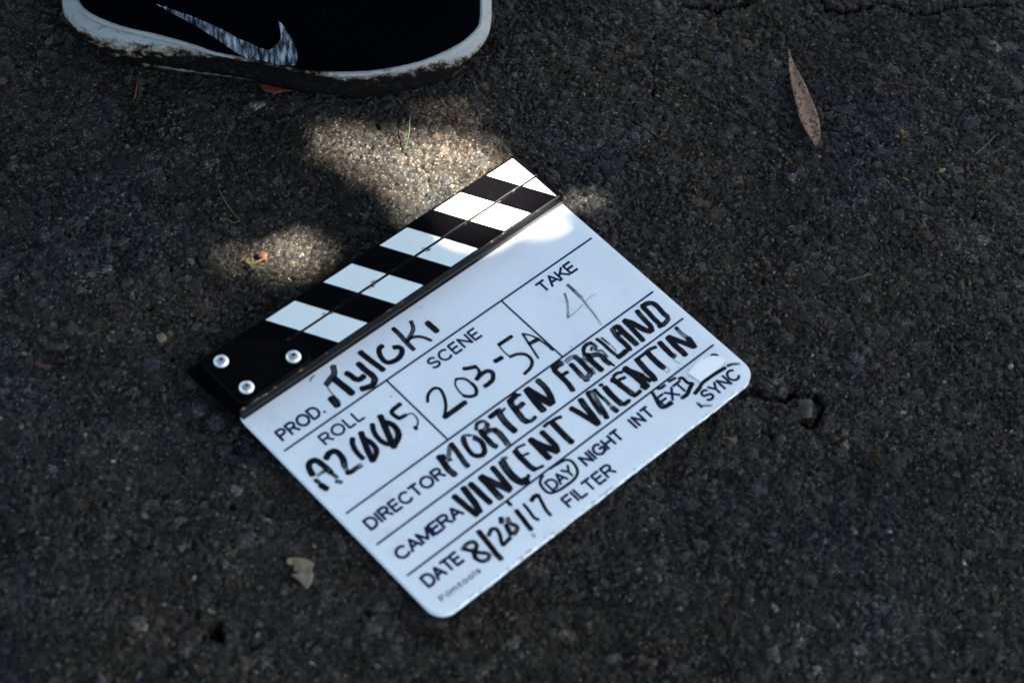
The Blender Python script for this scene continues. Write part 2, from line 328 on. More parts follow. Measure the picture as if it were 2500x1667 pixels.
# ------------------------------------------------------------------ materials of the slate
def simple(name, c, rough=0.5, spec=0.5, metal=0.0):
    m, t, p, out = nt(name)
    p.inputs['Base Color'].default_value = (*c, 1); p.inputs['Roughness'].default_value = rough
    p.inputs['Specular IOR Level'].default_value = spec; p.inputs['Metallic'].default_value = metal
    return m
def acrylic():
    m, t, p, out = nt('white_acrylic')
    g = N(t, 'ShaderNodeTexCoord')
    n1 = N(t, 'ShaderNodeTexNoise', i_Scale=18.0, i_Detail=4.0); L(t, g.outputs['Object'], n1.inputs['Vector'])
    n2 = N(t, 'ShaderNodeTexNoise', i_Scale=420.0, i_Detail=2.0); L(t, g.outputs['Object'], n2.inputs['Vector'])
    a = ramp(t, n1.outputs[0], [(0.3, (.69, .755, .765)), (0.7, (.74, .80, .81))])
    s = ramp(t, n2.outputs[0], [(0.18, (.45, .43, .40)), (0.24, (1, 1, 1))])
    # wiped marker haze and edge grime
    n3 = N(t, 'ShaderNodeTexNoise', i_Scale=40.0, i_Detail=5.0, i_Roughness=0.7); L(t, g.outputs['Object'], n3.inputs['Vector'])
    hz = ramp(t, n3.outputs[0], [(0.55, (1, 1, 1)), (0.8, (.86, .86, .88))])
    sx = N(t, 'ShaderNodeSeparateXYZ'); L(t, g.outputs['Object'], sx.inputs[0])
    e = math_n(t, 'ADD', math_n(t, 'MULTIPLY', sx.outputs[1], -1), math_n(t, 'MULTIPLY', n3.outputs[0], 0.006))
    grime = N(t, 'ShaderNodeMapRange', i_1=0.1535, i_2=0.1565); L(t, e, grime.inputs[0])
    n4 = N(t, 'ShaderNodeTexNoise', i_Scale=260.0, i_Detail=3.0); L(t, g.outputs['Object'], n4.inputs['Vector'])
    gm = math_n(t, 'MULTIPLY', grime.outputs[0], math_n(t, 'MULTIPLY', math_n(t, 'SUBTRACT', n4.outputs[0], 0.45), 7, True), True)
    c = mixc(t, 1.0, mixc(t, 1.0, a, s, 'MULTIPLY'), hz, 'MULTIPLY')
    c = mixc(t, gm, c, (.22, .19, .14))
    L(t, c, p.inputs['Base Color'])
    rr = N(t, 'ShaderNodeMapRange', i_3=0.22, i_4=0.42); L(t, n3.outputs[0], rr.inputs[0]); L(t, rr.outputs[0], p.inputs['Roughness'])
    p.inputs['Specular IOR Level'].default_value = 0.45
    p.inputs['Subsurface Weight'].default_value = 0.35
    p.inputs['Subsurface Radius'].default_value = (0.0045, 0.0042, 0.0040)
    p.inputs['Subsurface Scale'].default_value = 1.0
    return m
ACR = acrylic()
def black_paint():
    m, t, p, out = nt('black_paint')
    g = N(t, 'ShaderNodeTexCoord')
    n = N(t, 'ShaderNodeTexNoise', i_Scale=900.0, i_Detail=3.0, i_Roughness=0.8); L(t, g.outputs['Object'], n.inputs['Vector'])
    n2 = N(t, 'ShaderNodeTexNoise', i_Scale=60.0, i_Detail=3.0); L(t, g.outputs['Object'], n2.inputs['Vector'])
    dust = math_n(t, 'MULTIPLY', ramp(t, n.outputs[0], [(0.60, (0, 0, 0)), (0.70, (1, 1, 1))]), n2.outputs[0])
    mp = N(t, 'ShaderNodeMapping'); mp.inputs['Rotation'].default_value = (0, 0, 0.7); mp.inputs['Scale'].default_value = (1, 22, 1)
    L(t, g.outputs['Object'], mp.inputs['Vector'])
    n3 = N(t, 'ShaderNodeTexNoise', i_Scale=70.0, i_Detail=4.0, i_Roughness=0.8); L(t, mp.outputs[0], n3.inputs['Vector'])
    scr = ramp(t, n3.outputs[0], [(0.70, (0, 0, 0)), (0.76, (.55, .55, .55))])
    f = math_n(t, 'MULTIPLY', math_n(t, 'ADD', dust, scr), 0.12, True)
    L(t, mixc(t, f, (.0010, .0010, .0014), (.11, .095, .075)), p.inputs['Base Color'])
    p.inputs['Roughness'].default_value = 0.36; p.inputs['Specular IOR Level'].default_value = 0.04
    return m
BLK = black_paint()
GLOSSY = simple('black_extrusion', (.002, .0025, .003), 0.30, 0.10)
def worn():
    m, t, p, out = nt('worn_edge')
    g = N(t, 'ShaderNodeTexCoord')
    n = N(t, 'ShaderNodeTexNoise', i_Scale=330.0, i_Detail=4.0, i_Roughness=0.75); L(t, g.outputs['Object'], n.inputs['Vector'])
    n2 = N(t, 'ShaderNodeTexNoise', i_Scale=26.0, i_Detail=2.0); L(t, g.outputs['Object'], n2.inputs['Vector'])
    s = math_n(t, 'ADD', n.outputs[0], math_n(t, 'MULTIPLY', n2.outputs[0], 0.55))
    p.inputs['Specular IOR Level'].default_value = 0.08
    L(t, ramp(t, s, [(0.86, (.003, .003, .004)), (0.95, (.10, .08, .06)), (1.05, (.34, .29, .23))]), p.inputs['Base Color'])
    p.inputs['Roughness'].default_value = 0.45
    return m
WORN = worn()
STRIPE = simple('white_stripe_paint', (.70, .775, .735), 0.38, 0.25)
def ink(name, base, printed=False):
    m, t, p, out = nt(name)
    uv = N(t, 'ShaderNodeUVMap', uv_map='UVMap'); d = N(t, 'ShaderNodeAttribute', attribute_name='dens')
    mp = N(t, 'ShaderNodeMapping'); mp.inputs['Scale'].default_value = (0.10, 2.6, 1); L(t, uv.outputs[0], mp.inputs['Vector'])
    n = N(t, 'ShaderNodeTexNoise', i_Scale=1.6, i_Detail=4.0, i_Roughness=0.65); L(t, mp.outputs[0], n.inputs['Vector'])
    tc = N(t, 'ShaderNodeTexCoord')
    n2 = N(t, 'ShaderNodeTexNoise', i_Scale=380.0, i_Detail=3.0); L(t, tc.outputs['Object'], n2.inputs['Vector'])
    st = math_n(t, 'ADD', math_n(t, 'MULTIPLY', math_n(t, 'SUBTRACT', n.outputs[0], 0.5), 3.4), math_n(t, 'MULTIPLY', math_n(t, 'SUBTRACT', n2.outputs[0], 0.5), 1.4))
    inv = math_n(t, 'SUBTRACT', 1.06, d.outputs['Fac'])
    bs = math_n(t, 'ADD', math_n(t, 'MULTIPLY', d.outputs['Fac'], 0.95), 0.06)
    a = math_n(t, 'ADD', bs, math_n(t, 'MULTIPLY', math_n(t, 'MULTIPLY', st, inv), 0.95), True)
    # a marker line is darker along its rims
    sep = N(t, 'ShaderNodeSeparateXYZ'); L(t, uv.outputs[0], sep.inputs[0])
    rim = math_n(t, 'POWER', math_n(t, 'ABSOLUTE', sep.outputs[1]), 3.0)
    a = math_n(t, 'ADD', a, math_n(t, 'MULTIPLY', math_n(t, 'MULTIPLY', rim, inv), 1.2), True)
    if printed: a = math_n(t, 'ADD', a, 0.0, True)
    tr = N(t, 'ShaderNodeBsdfTransparent'); mx = N(t, 'ShaderNodeMixShader')
    L(t, a, mx.inputs[0]); L(t, tr.outputs[0], mx.inputs[1]); L(t, p.outputs[0], mx.inputs[2]); L(t, mx.outputs[0], out.inputs['Surface'])
    p.inputs['Base Color'].default_value = (*base, 1); p.inputs['Roughness'].default_value = 0.45
    p.inputs['Specular IOR Level'].default_value = 0.12
    return m
INK = ink('marker_ink', (.004, .005, .008))
PRINT = ink('navy_print', (.004, .010, .045), True)
SMUDGE = INK

# ------------------------------------------------------------------ the clapperboard; its own axes: x along the printed lines, y up the board (mm, z = 0 on the ground)
HB = 7.0                                   # height of the writing surface, mm
ang = math.atan2(0.76543441, 0.64351392)
slate = empty('clapperboard', (-0.14045479, -0.05828767, 0.0), ang)
tag(slate, 'white film clapperboard with black and white striped sticks and marker writing, lying on asphalt', 'clapperboard')
def P3(u, v, z): return (u / 1000, -v / 1000, (HB + z) / 1000)    # u right, v down the board
def prism_outline(name, pts, z0, z1, mat, parent, bevel=0.4, mats=None, cap=True):
    """pts in (u, v); a plate with a small rounded rim"""
    P = [np.array(p, float) for p in pts]
    n = len(P)
    area = sum(P[i][0] * P[(i + 1) % n][1] - P[(i + 1) % n][0] * P[i][1] for i in range(n))
    if area > 0: P = P[::-1]
    def inset(d):
        out = []
        for i in range(n):
            a, b, c = P[i - 1], P[i], P[(i + 1) % n]
            e1 = (b - a) / (np.linalg.norm(b - a) + 1e-9); e2 = (c - b) / (np.linalg.norm(c - b) + 1e-9)
            n1 = np.array([e1[1], -e1[0]]); n2 = np.array([e2[1], -e2[0]])
            k = n1 + n2; k /= max(1e-6, (np.linalg.norm(k)))
            cosv = max(0.5, float(k @ n1))
            out.append(b - k * d / cosv)
        return out
    rings = [(inset(bevel), z0), (P, z0 + bevel), (P, z1 - bevel), (inset(bevel * 0.3), z1 - bevel * 0.3), (inset(bevel), z1)]
    V, F, fm = [], [], []
    for ring, z in rings: V += [P3(q[0], q[1], z) for q in ring]
    for r in range(len(rings) - 1):
        for i in range(n):
            j = (i + 1) % n
            F.append((r * n + i, r * n + j, (r + 1) * n + j, (r + 1) * n + i)); fm.append(1 if (mats and r >= 2) else 0)
    F.append(tuple(range((len(rings) - 1) * n, len(rings) * n))); fm.append(0)
    F.append(tuple(range(n))[::-1]); fm.append(0)
    return mesh_obj(name, V, F, mat, parent, mats=mats, fm=fm if mats else None)
def arc(cx_, cy_, r, a0, a1, n=8):
    return [(cx_ + r * math.cos(R(a0 + (a1 - a0) * k / n)), cy_ + r * math.sin(R(a0 + (a1 - a0) * k / n))) for k in range(n + 1)]
# white panel: rounded lower corners, tiny nicks in its lower edge
edge = [(-5.0, -34.9), (-4.0, -38.5), (274.0, -38.5), (275.0, -34.9)] + arc(263.0, 140.0, 12.0, 0, 90, 10)
for u in np.linspace(250, 10, 61): edge.append((float(u), 152.0 + 0.25 * math.sin(u * 1.7) * (rng.random() < 0.5)))
edge += arc(7.0, 140.0, 12.0, 90, 180, 10)
panel = prism_outline('panel', edge, -4.0, 0.0, ACR, slate, 0.45)
panel['label'] = 'white acrylic writing panel with rounded lower corners'

# ---- flat marks
class Marks:
    def __init__(s): s.V, s.F, s.uv, s.d = [], [], [], []
    def stroke(s, pts, width, dens=1.0, z=0.03, cap=True, rag=0.0, seed=0, smooth=True):
        if isinstance(dens, (int, float)): dens = [dens] * len(pts)
        if len(dens) != len(pts):
            dens = list(np.interp(np.linspace(0, 1, len(pts)), np.linspace(0, 1, len(dens)), dens))
        r = random.Random(seed)
        Q = [(a, b, d_) for (a, b), d_ in zip(pts, dens)]
        Q = smooth_line(Q, max(0.5, width * 0.3)) if smooth else [np.array(q) for q in Q]
        n = len(Q); base = len(s.V); hw = width / 2
        L_ = 0.0; ns = 6
        tang = []
        for i in range(n):
            a = Q[max(0, i - 1)][:2]; b = Q[min(n - 1, i + 1)][:2]
            tv = b - a; tv = tv / (np.linalg.norm(tv) + 1e-9); tang.append(tv)
        rows = []
        if cap: # rounded start
            for k in (1.0, 0.75, 0.4): rows.append((Q[0][:2] - tang[0] * hw * 0.62 * k, tang[0], hw * math.sqrt(max(0.0, 1 - (k * 0.98) ** 2)), Q[0][2]))
        for i in range(n): rows.append((Q[i][:2], tang[i], hw, Q[i][2]))
        if cap:
            for k in (0.4, 0.75, 1.0): rows.append((Q[-1][:2] + tang[-1] * hw * 0.62 * k, tang[-1], hw * math.sqrt(max(0.0, 1 - (k * 0.98) ** 2)), Q[-1][2]))
        o = r.random() * 40; prev = None
        for i, (c, tv, w, d_) in enumerate(rows):
            if prev is not None: L_ += float(np.linalg.norm(c - prev))
            prev = c
            nv = np.array([-tv[1], tv[0]])
            wl = w * (1 + rag * (r.random() - 0.5)); wr = w * (1 + rag * (r.random() - 0.5))
            for k in range(ns + 1):
                f = k / ns * 2 - 1
                q = c + nv * (f * (wr if f > 0 else wl))
                s.V.append(P3(q[0], q[1], z)); s.uv.append((o + L_, f)); s.d.append(float(d_))
        for i in range(len(rows) - 1):
            for k in range(ns):
                a = base + i * (ns + 1) + k
                s.F.append((a, a + 1, a + ns + 2, a + ns + 1))
    def build(s, name, mat, parent):
        o = mesh_obj(name, s.V, s.F, mat, parent)
        me = o.data
        uvl = me.uv_layers.new(name='UVMap')
        li = np.empty(len(me.loops), np.int32); me.loops.foreach_get('vertex_index', li)
        uvl.data.foreach_set('uv', np.array(s.uv, np.float32)[li].reshape(-1))
        da = me.attributes.new('dens', 'FLOAT', 'POINT'); da.data.foreach_set('value', np.array(s.d, np.float32))
        return o
def line(a, b):
    k = Marks(); k.stroke([a, b], 1.45, 1.0, 0.02, smooth=False); k.build('ruled_line', PRINT, panel)
for v in (0, 59.4, 88.1, 116.3): line((0, v), (270, v))
line((84.2, 0.6), (84.2, 58.8)); line((185.4, 0.6), (185.4, 58.8))

# ---- printed words: a plain single-line grotesque drawn with strokes, cap height 1
def A(cx_, cy_, rx, ry, a0, a1, n=10):
    return [(cx_ + rx * math.cos(R(a0 + (a1 - a0) * k / n)), cy_ + ry * math.sin(R(a0 + (a1 - a0) * k / n))) for k in range(n + 1)]
G = {
 'P': (.62, [[(0, 0), (0, 1)], [(0, 1), (.34, 1)] + A(.34, .74, .26, .26, 90, -90) + [(0, .48)]]),
 'R': (.66, [[(0, 0), (0, 1)], [(0, 1), (.36, 1)] + A(.36, .74, .26, .26, 90, -90) + [(0, .48)], [(.36, .48), (.64, 0)]]),
 'O': (.86, [A(.43, .5, .43, .5, 0, 360, 24)]),
 'D': (.70, [[(0, 0), (0, 1), (.30, 1)] + A(.30, .5, .40, .5, 90, -90, 14) + [(0, 0)]]),
 '.': (.10, [[(.05, .0), (.05, .06)]]),
 'L': (.50, [[(0, 1), (0, 0), (.5, 0)]]),
 'S': (.62, [A(.31, .75, .28, .25, 20, 200, 10) + [(.08, .60), (.31, .51), (.56, .42)] + A(.31, .255, .30, .255, 10, -160, 10)]),
 'C': (.76, [A(.42, .5, .42, .5, 42, 318, 18)]),
 'E': (.56, [[(.56, 1), (0, 1), (0, 0), (.56, 0)], [(0, .52), (.50, .52)]]),
 'N': (.68, [[(0, 0), (0, 1), (.68, 0), (.68, 1)]]),
 'T': (.64, [[(0, 1), (.64, 1)], [(.32, 1), (.32, 0)]]),
 'A': (.72, [[(0, 0), (.36, 1), (.72, 0)], [(.13, .35), (.59, .35)]]),
 'K': (.64, [[(0, 0), (0, 1)], [(.60, 1), (0, .40)], [(.20, .60), (.64, 0)]]),
 'I': (.04, [[(.02, 0), (.02, 1)]]),
 'M': (.80, [[(0, 0), (0, 1), (.40, .08), (.80, 1), (.80, 0)]]),
 'Y': (.68, [[(0, 1), (.34, .45), (.68, 1)], [(.34, .45), (.34, 0)]]),
 'G': (.80, [A(.42, .5, .42, .5, 42, 350, 18) + [(.82, .50), (.50, .50)], [(.82, .5), (.82, .05)]]),
 'H': (.68, [[(0, 0), (0, 1)], [(.68, 0), (.68, 1)], [(0, .52), (.68, .52)]]),
 'F': (.54, [[(.54, 1), (0, 1), (0, 0)], [(0, .50), (.46, .50)]]),
 'X': (.66, [[(0, 0), (.66, 1)], [(0, 1), (.66, 0)]]),
 'i': (.06, [[(.03, 0), (.03, .70)], [(.03, .93), (.03, 1.0)]]),
 'l': (.06, [[(.03, 0), (.03, 1)]]),
 'm': (.78, [[(0, 0), (0, .72)], [(0, .50)] + A(.195, .50, .195, .22, 180, 0, 8) + [(.39, 0)], [(.39, .50)] + A(.585, .50, .195, .22, 180, 0, 8) + [(.78, 0)]]),
 't': (.30, [[(.12, .95), (.12, .14)] + A(.24, .14, .12, .12, 180, 280, 5), [(0, .70), (.30, .70)]]),
 'o': (.50, [A(.25, .36, .25, .36, 0, 360, 16)]),
 's': (.40, [A(.20, .54, .18, .17, 30, 200, 8) + [(.20, .37)] + A(.20, .18, .20, .18, 60, -150, 8)]),
}
def word(text, u0, u1, v0, v1, w, gap=0.30, name='printed_word', mat=None):
    w = w * 1.36
    adv = sum(G[c][0] for c in text) + gap * (len(text) - 1)
    h = v0 - v1; sxx = (u1 - u0 - w) / adv
    k = Marks(); x = 0; z = 0
    for c in text:
        for pl in G[c][1]:
            q = [(u0 + w / 2 + (x + a) * sxx, v0 - w / 2 - b * (h - w)) for a, b in pl]
            # a corner starts a new stroke, a curve goes on
            run = [q[0]]
            for i in range(1, len(q)):
                run.append(q[i])
                turn = 0
                if i < len(q) - 1:
                    a_, b_ = np.subtract(q[i], q[i - 1]), np.subtract(q[i + 1], q[i])
                    turn = math.degrees(math.acos(max(-1, min(1, float(a_ @ b_) / (np.linalg.norm(a_) * np.linalg.norm(b_) + 1e-9)))))
                if turn > 40 or i == len(q) - 1:
                    z += 1; k.stroke(run, w, 1.0, 0.02 + 0.004 * (z % 5), smooth=False); run = [q[i]]
        x += G[c][0] + gap
    return k.build(name, mat or PRINT, panel)
word('PROD.', 3.2, 39.3, -5.4, -15.3, 1.4, .24)
word('ROLL', 22.0, 55.4, 13.8, 4.5, 1.25, .28)
word('SCENE', 113.2, 156.6, 13.8, 4.2, 1.3, .28)
word('TAKE', 211.4, 244.6, 13.9, 4.2, 1.35, .14)
word('DIRECTOR', 3.3, 66.3, 79.0, 69.4, 1.45, .25)
word('CAMERA', 3.3, 56.2, 106.9, 97.2, 1.5, .17)
word('DATE', 3.7, 34.0, 131.6, 121.6, 1.55, .17)
word('DAY', 108.6, 130.4, 130.2, 121.2, 1.35, .14)
word('NIGHT', 138.0, 173.3, 130.9, 121.4, 1.45, .26)
word('INT', 182.6, 200.9, 131.1, 121.3, 1.45, .34)
word('EXT', 208.9, 232.7, 130.9, 121.4, 1.4, .16)
word('SYNC', 233.9, 266.3, 146.6, 136.7, 1.4, .22)
word('FILTER', 108.3, 150.9, 146.0, 136.4, 1.4, .22)
bt = word('Filmtools', 3.9, 36.4, 143.4, 139.2, 0.58, .26, 'maker_mark')

# ---- marker handwriting: (mark, width mm, ink density along the stroke, points u, v in mm)
STROKES = [
('T',3.64,0.75,[(64.9,-30.1),(61.8,-25.3),(57.3,-23.6),(52.3,-21.9)]),
('T',0.73,0.8,[(52.2,-22.0),(50.8,-16.4),(50.7,-11.2),(50.8,-5.6)]),
('T',4.51,1,[(59.1,-22.1),(59.8,-15.7),(60.6,-6.1)]),
('T',4.65,0.88,[(48.0,-11.9),(47.4,-5.0)]),
('y',3.78,1,[(68.0,-20.6),(69.0,-17.2),(69.3,-13.5),(70.7,-11.5),(75.2,-11.6)]),
('y',3.93,[1,1,1,0.85,1,1],[(78.8,-21.4),(78.9,-14.9),(79.6,-9.5),(78.9,-5.3),(74.3,-2.8),(67.4,-5.0)]),
('l',3.78,1,[(85.7,-27.5),(86.4,-18.9),(88.0,-7.4)]),
('c',3.34,1,[(100.0,-22.3),(96.4,-21.4),(93.8,-17.1),(93.1,-12.3),(94.7,-9.4),(100.2,-8.0),(105.6,-9.5),(108.1,-12.4),(107.2,-15.0),(105.0,-16.4)]),
('K',3.05,[1,0.8,0.75,0.85],[(114.7,-28.2),(114.8,-22.6),(114.1,-14.5),(113.9,-7.1)]),
('K',2.62,[0.9,0.65,0.7],[(127.5,-25.2),(125.3,-20.6),(122.0,-17.9),(114.6,-14.6)]),
('K',2.04,0.9,[(114.6,-14.6),(119.0,-15.0),(122.8,-13.1),(125.5,-9.9),(127.5,-5.2)]),
('i',4.07,0.93,[(135.1,-17.6),(135.4,-8.5)]),
('A',3.8,[1,1,1,1,1,0.9,0.75],[(2.0,24.8),(3.1,20.7),(5.1,17.4),(8.4,16.9),(10.8,18.9),(11.7,26.2),(11.7,30.6)]),
('A',2.4,[0.9,0.6],[(11.7,30.6),(12.4,35.9)]),
('A',2.8,0.75,[(1.0,28.8),(1.4,31.6)]),
('A',3.8,1,[(1.0,33.7),(2.2,38.3)]),
('A',2.4,0.7,[(10.1,37.8),(12.3,40.4)]),
('A',2.0,[0.4,0.5,0.95],[(3.8,27.3),(7.1,27.3),(10.9,27.8)]),
('2',3.8,[1,1,1,1,1,0.7],[(16.1,21.0),(19.9,19.2),(24.0,20.5),(24.6,24.8),(23.5,28.9),(21.3,32.6)]),
('2',2.8,[0.4,0.6],[(20.7,33.8),(20.5,36.3)]),
('2',3.0,[1,1,0.75,0.5],[(19.2,37.2),(21.0,38.4),(26.2,38.4),(29.7,38.7)]),
('0',3.8,[1,1,1,0.95],[(38.5,20.1),(35.9,23.1),(34.0,28.7),(33.7,35.7)]),
('0',4.0,[1,1,0.95,1,0.9],[(44.3,25.6),(45.4,30.4),(44.8,35.5),(42.6,38.1),(37.8,40.8)]),
('0',4.4,[1,1,1,0.9],[(45.5,20.3),(43.2,25.2),(40.1,32.7),(37.4,41.0)]),
('0',3.8,[1,1,1,1,1],[(55.0,20.0),(51.9,25.6),(51.0,32.2),(52.3,36.7),(55.1,39.6)]),
('0',4.4,1,[(62.9,24.6),(64.8,29.6),(63.5,35.3),(60.5,38.4),(56.0,40.3)]),
('0',4.6,[1,1,1,0.95],[(63.0,18.4),(60.9,24.1),(56.9,34.3),(54.4,41.8)]),
('5',2.8,1,[(79.0,19.5),(70.7,20.7),(70.8,27.2)]),
('5',2.6,[1,0.9],[(70.7,27.4),(76.0,28.2)]),
('5',1.1,0.8,[(76.0,28.2),(79.7,29.6),(80.2,33.1),(78.7,36.9),(74.6,40.2)]),
('5',2.2,0.95,[(74.4,38.6),(74.1,40.6)]),
('2',2.01,0.95,[(93.5,29.5),(97.6,25.5),(103.4,24.2),(106.1,27.0),(104.7,32.6),(100.7,38.9),(94.2,44.9)]),
('2',3.35,0.93,[(93.9,45.2),(112.0,45.2)]),
('0',1.51,0.75,[(119.4,27.9),(116.1,31.0),(114.7,35.9),(114.6,40.7)]),
('0',2.68,0.92,[(114.6,40.7),(117.1,43.7),(121.2,45.0),(124.5,41.6),(125.1,37.2)]),
('0',2.01,0.85,[(125.1,37.2),(124.6,33.1),(123.0,30.3),(119.4,27.9)]),
('3',2.68,0.93,[(128.8,25.1),(132.2,27.1),(136.0,28.7)]),
('3',2.01,0.9,[(136.0,28.7),(135.1,33.2),(129.5,36.5)]),
('3',2.84,0.9,[(129.5,36.5),(135.1,35.6),(139.7,36.3),(141.1,39.4),(138.0,43.0),(134.2,44.1),(130.0,44.0)]),
('-',3.01,1,[(148.5,33.7),(154.2,34.3)]),
('5',2.51,0.93,[(170.8,25.9),(159.4,25.5)]),
('5',1.0,0.85,[(159.2,25.6),(158.4,31.2),(158.5,36.9)]),
('5',2.17,[0.9,0.85,0.9,0.9,0.9,0.95],[(158.6,37.3),(164.1,39.0),(168.0,42.8),(167.8,48.3),(163.8,51.9),(156.6,53.3)]),
('A',1.51,0.9,[(177.8,28.9),(175.2,38.7),(172.3,49.8)]),
('A',1.34,0.92,[(177.8,28.9),(181.1,33.5),(182.7,37.6)]),
('A',2.68,0.85,[(175.3,37.6),(183.1,38.9)]),
('A',1.51,[0.8,0.8,1],[(182.9,38.1),(183.8,44.5),(184.3,49.8)]),
('A',2.17,1,[(184.2,49.3),(184.6,51.2)]),
('4',1.67,[1,0.5,0.4],[(222.5,22.7),(218.4,29.5),(210.6,38.3)]),
('4',0.67,0.5,[(209.7,38.5),(217.5,38.4),(225.4,37.1)]),
('4',0.59,0.4,[(228.8,36.6),(234.1,35.7),(238.8,36.7)]),
('4',2.51,[1,0.75],[(229.2,18.7),(229.2,23.9)]),
('4',2.51,[0.75,0.7,0.6],[(229.1,24.5),(228.9,28.9),(229.0,32.2)]),
('4',1.34,[0.6,0.6,0.35,0.3],[(228.6,33.2),(227.2,39.9),(225.7,48.3),(223.6,56.8)]),
('M',4.09,[1,1,1,0.85,0.8],[(71.3,65.1),(71.1,68.0),(70.1,72.8),(69.6,77.0),(70.1,81.6)]),
('M',3.0,[1,1],[(73.6,65.9),(73.0,68.4)]),
('M',2.45,[0.95,0.6,0.5,0.6],[(83.5,63.1),(80.9,64.3),(77.5,67.7),(74.3,70.3)]),
('M',1.36,0.85,[(73.5,71.2),(76.2,71.9)]),
('M',3.41,[1,0.95,0.85,0.8,0.9],[(83.6,63.0),(83.0,67.3),(81.8,73.8),(80.7,78.7),(80.7,82.0)]),
('O',3.0,[0.75,0.9,1,1,1],[(92.8,64.3),(90.8,68.0),(89.1,73.1),(88.8,77.8),(90.1,80.2)]),
('O',3.27,[1,1,1,0.9],[(90.2,80.1),(93.0,81.7),(96.5,80.4),(98.6,76.7)]),
('O',3.27,[0.95,0.85],[(98.6,77.1),(99.4,72.9),(97.8,69.2)]),
('O',1.64,[0.6,0.5,0.6],[(92.2,64.2),(94.0,63.3),(96.9,65.3)]),
('O',1.36,[0.5,0.5,0.4],[(96.3,65.2),(99.0,67.5),(99.9,70.5)]),
('O',0.68,0.6,[(90.7,64.4),(89.0,67.3),(88.0,71.4)]),
('R',2.29,[0.8,0.85,0.85,0.6,0.6],[(103.2,65.1),(106.1,62.4),(109.5,62.4),(111.6,64.6),(110.8,68.1)]),
('R',2.94,[0.65,0.6,0.6],[(111.7,66.6),(108.1,68.7),(104.3,70.2)]),
('R',3.6,[1,1,1,0.85,0.85],[(104.9,67.4),(103.9,70.8),(103.7,75.3),(103.4,79.6),(104.3,82.7)]),
('R',2.94,[0.7,0.8,0.8],[(106.2,70.9),(110.0,71.2),(113.0,73.2)]),
('R',3.93,[0.8,0.75,0.8,0.75,0.6],[(112.0,73.4),(112.7,76.7),(112.1,80.4),(111.8,83.4),(111.2,86.1)]),
('T',3.27,[1,0.95,0.85],[(116.3,63.8),(121.1,63.6),(125.2,63.6)]),
('T',1.64,0.95,[(125.1,65.5),(128.4,64.9)]),
('T',4.25,[0.75,0.8,0.9,0.9],[(122.9,66.0),(121.6,71.0),(121.2,76.8),(121.5,81.7)]),
('E',3.76,[1,1,0.85],[(133.8,63.2),(138.4,62.3),(141.6,62.0)]),
('E',1.96,[0.8,1],[(141.4,62.2),(143.4,63.6)]),
('E',4.09,[0.8,1,0.85,0.8,1],[(133.8,64.6),(132.9,69.6),(132.2,74.7),(131.6,78.9),(132.5,81.5)]),
('E',3.27,[1,0.85,0.95],[(133.6,69.7),(136.7,69.9),(140.3,69.6)]),
('E',2.45,[1,0.85,1],[(132.5,81.9),(135.8,82.8),(139.1,82.2)]),
('N',4.68,[1,1,0.9],[(149.3,63.3),(147.4,72.7),(146.5,81.8)]),
('N',5.18,1,[(149.6,63.5),(151.2,70.9),(153.9,81.1)]),
('N',4.01,[0.8,0.85,1,1],[(159.8,62.7),(159.7,69.4),(157.8,76.4),(155.0,81.4)]),
('F',4.25,[1,0.9,0.75],[(174.2,62.4),(178.2,61.8),(181.4,62.4)]),
('F',3.6,[1,1,0.95,0.9],[(173.7,63.4),(173.7,69.6),(173.4,76.6),(172.1,82.8)]),
('F',2.45,[0.9,1],[(175.4,69.6),(179.6,70.2)]),
('O',2.94,[0.35,0.35,0.4],[(184.6,63.6),(188.4,63.3),(192.6,64.3)]),
('O',3.6,[0.7,0.9,0.95,0.85,0.55],[(191.8,64.6),(192.1,68.8),(191.6,74.7),(190.8,79.9),(188.0,81.4)]),
('O',1.64,[0.4,0.4],[(195.1,68.3),(195.6,72.7)]),
('O',3.43,[1,1,0.85,0.6,0.5],[(185.4,67.2),(185.3,70.5),(184.8,75.4),(184.6,80.1),(185.9,82.6)]),
('O',0.82,0.8,[(182.7,81.9),(183.8,83.5),(186.4,84.0)]),
('O',2.29,[0.5,0.4],[(193.4,78.1),(191.9,82.2)]),
('R',2.62,[0.9,0.9,0.85,0.85],[(197.4,67.8),(200.6,63.5),(204.5,62.3),(208.0,63.2)]),
('R',2.29,[0.85,0.7,0.6],[(207.8,63.3),(208.3,66.9),(205.9,69.3)]),
('R',1.64,0.9,[(206.0,66.0),(203.7,67.5)]),
('R',3.93,[1,1,0.95,1],[(199.1,68.2),(197.9,73.5),(197.8,78.9),(197.9,83.3)]),
('R',3.6,[0.7,0.8,0.85,0.85,0.8],[(200.0,70.4),(204.2,72.4),(205.8,75.2),(205.3,79.2),(205.6,83.3)]),
('R',1.31,[0.8,0.7,0.6],[(206.8,70.6),(209.0,72.4),(208.4,78.3)]),
('R',1.64,0.9,[(206.4,82.5),(206.7,86.2)]),
('L',2.45,[1,1,0.9,0.8],[(213.0,63.3),(213.5,68.7),(213.4,75.5),(213.8,81.7)]),
('L',1.31,[1,0.85,0.6],[(216.1,64.6),(216.5,69.2),(216.6,72.2)]),
('L',0.72,[0.7,0.7],[(217.0,73.5),(216.2,78.3)]),
('L',3.43,[0.9,1,1],[(213.4,82.9),(218.3,82.9),(221.3,82.5)]),
('A',3.54,[0.6,0.8,0.9,1,1,1],[(226.9,64.1),(225.6,67.7),(224.9,72.1),(224.8,77.0),(224.6,81.3),(223.8,83.5)]),
('A',3.0,[0.8,1],[(228.4,64.1),(231.5,64.6)]),
('A',4.09,[1,1,0.95,0.85],[(231.1,65.1),(230.7,71.0),(230.6,77.1),(230.4,83.2)]),
('A',3.0,[0.95,0.95],[(226.4,69.1),(230.3,70.3)]),
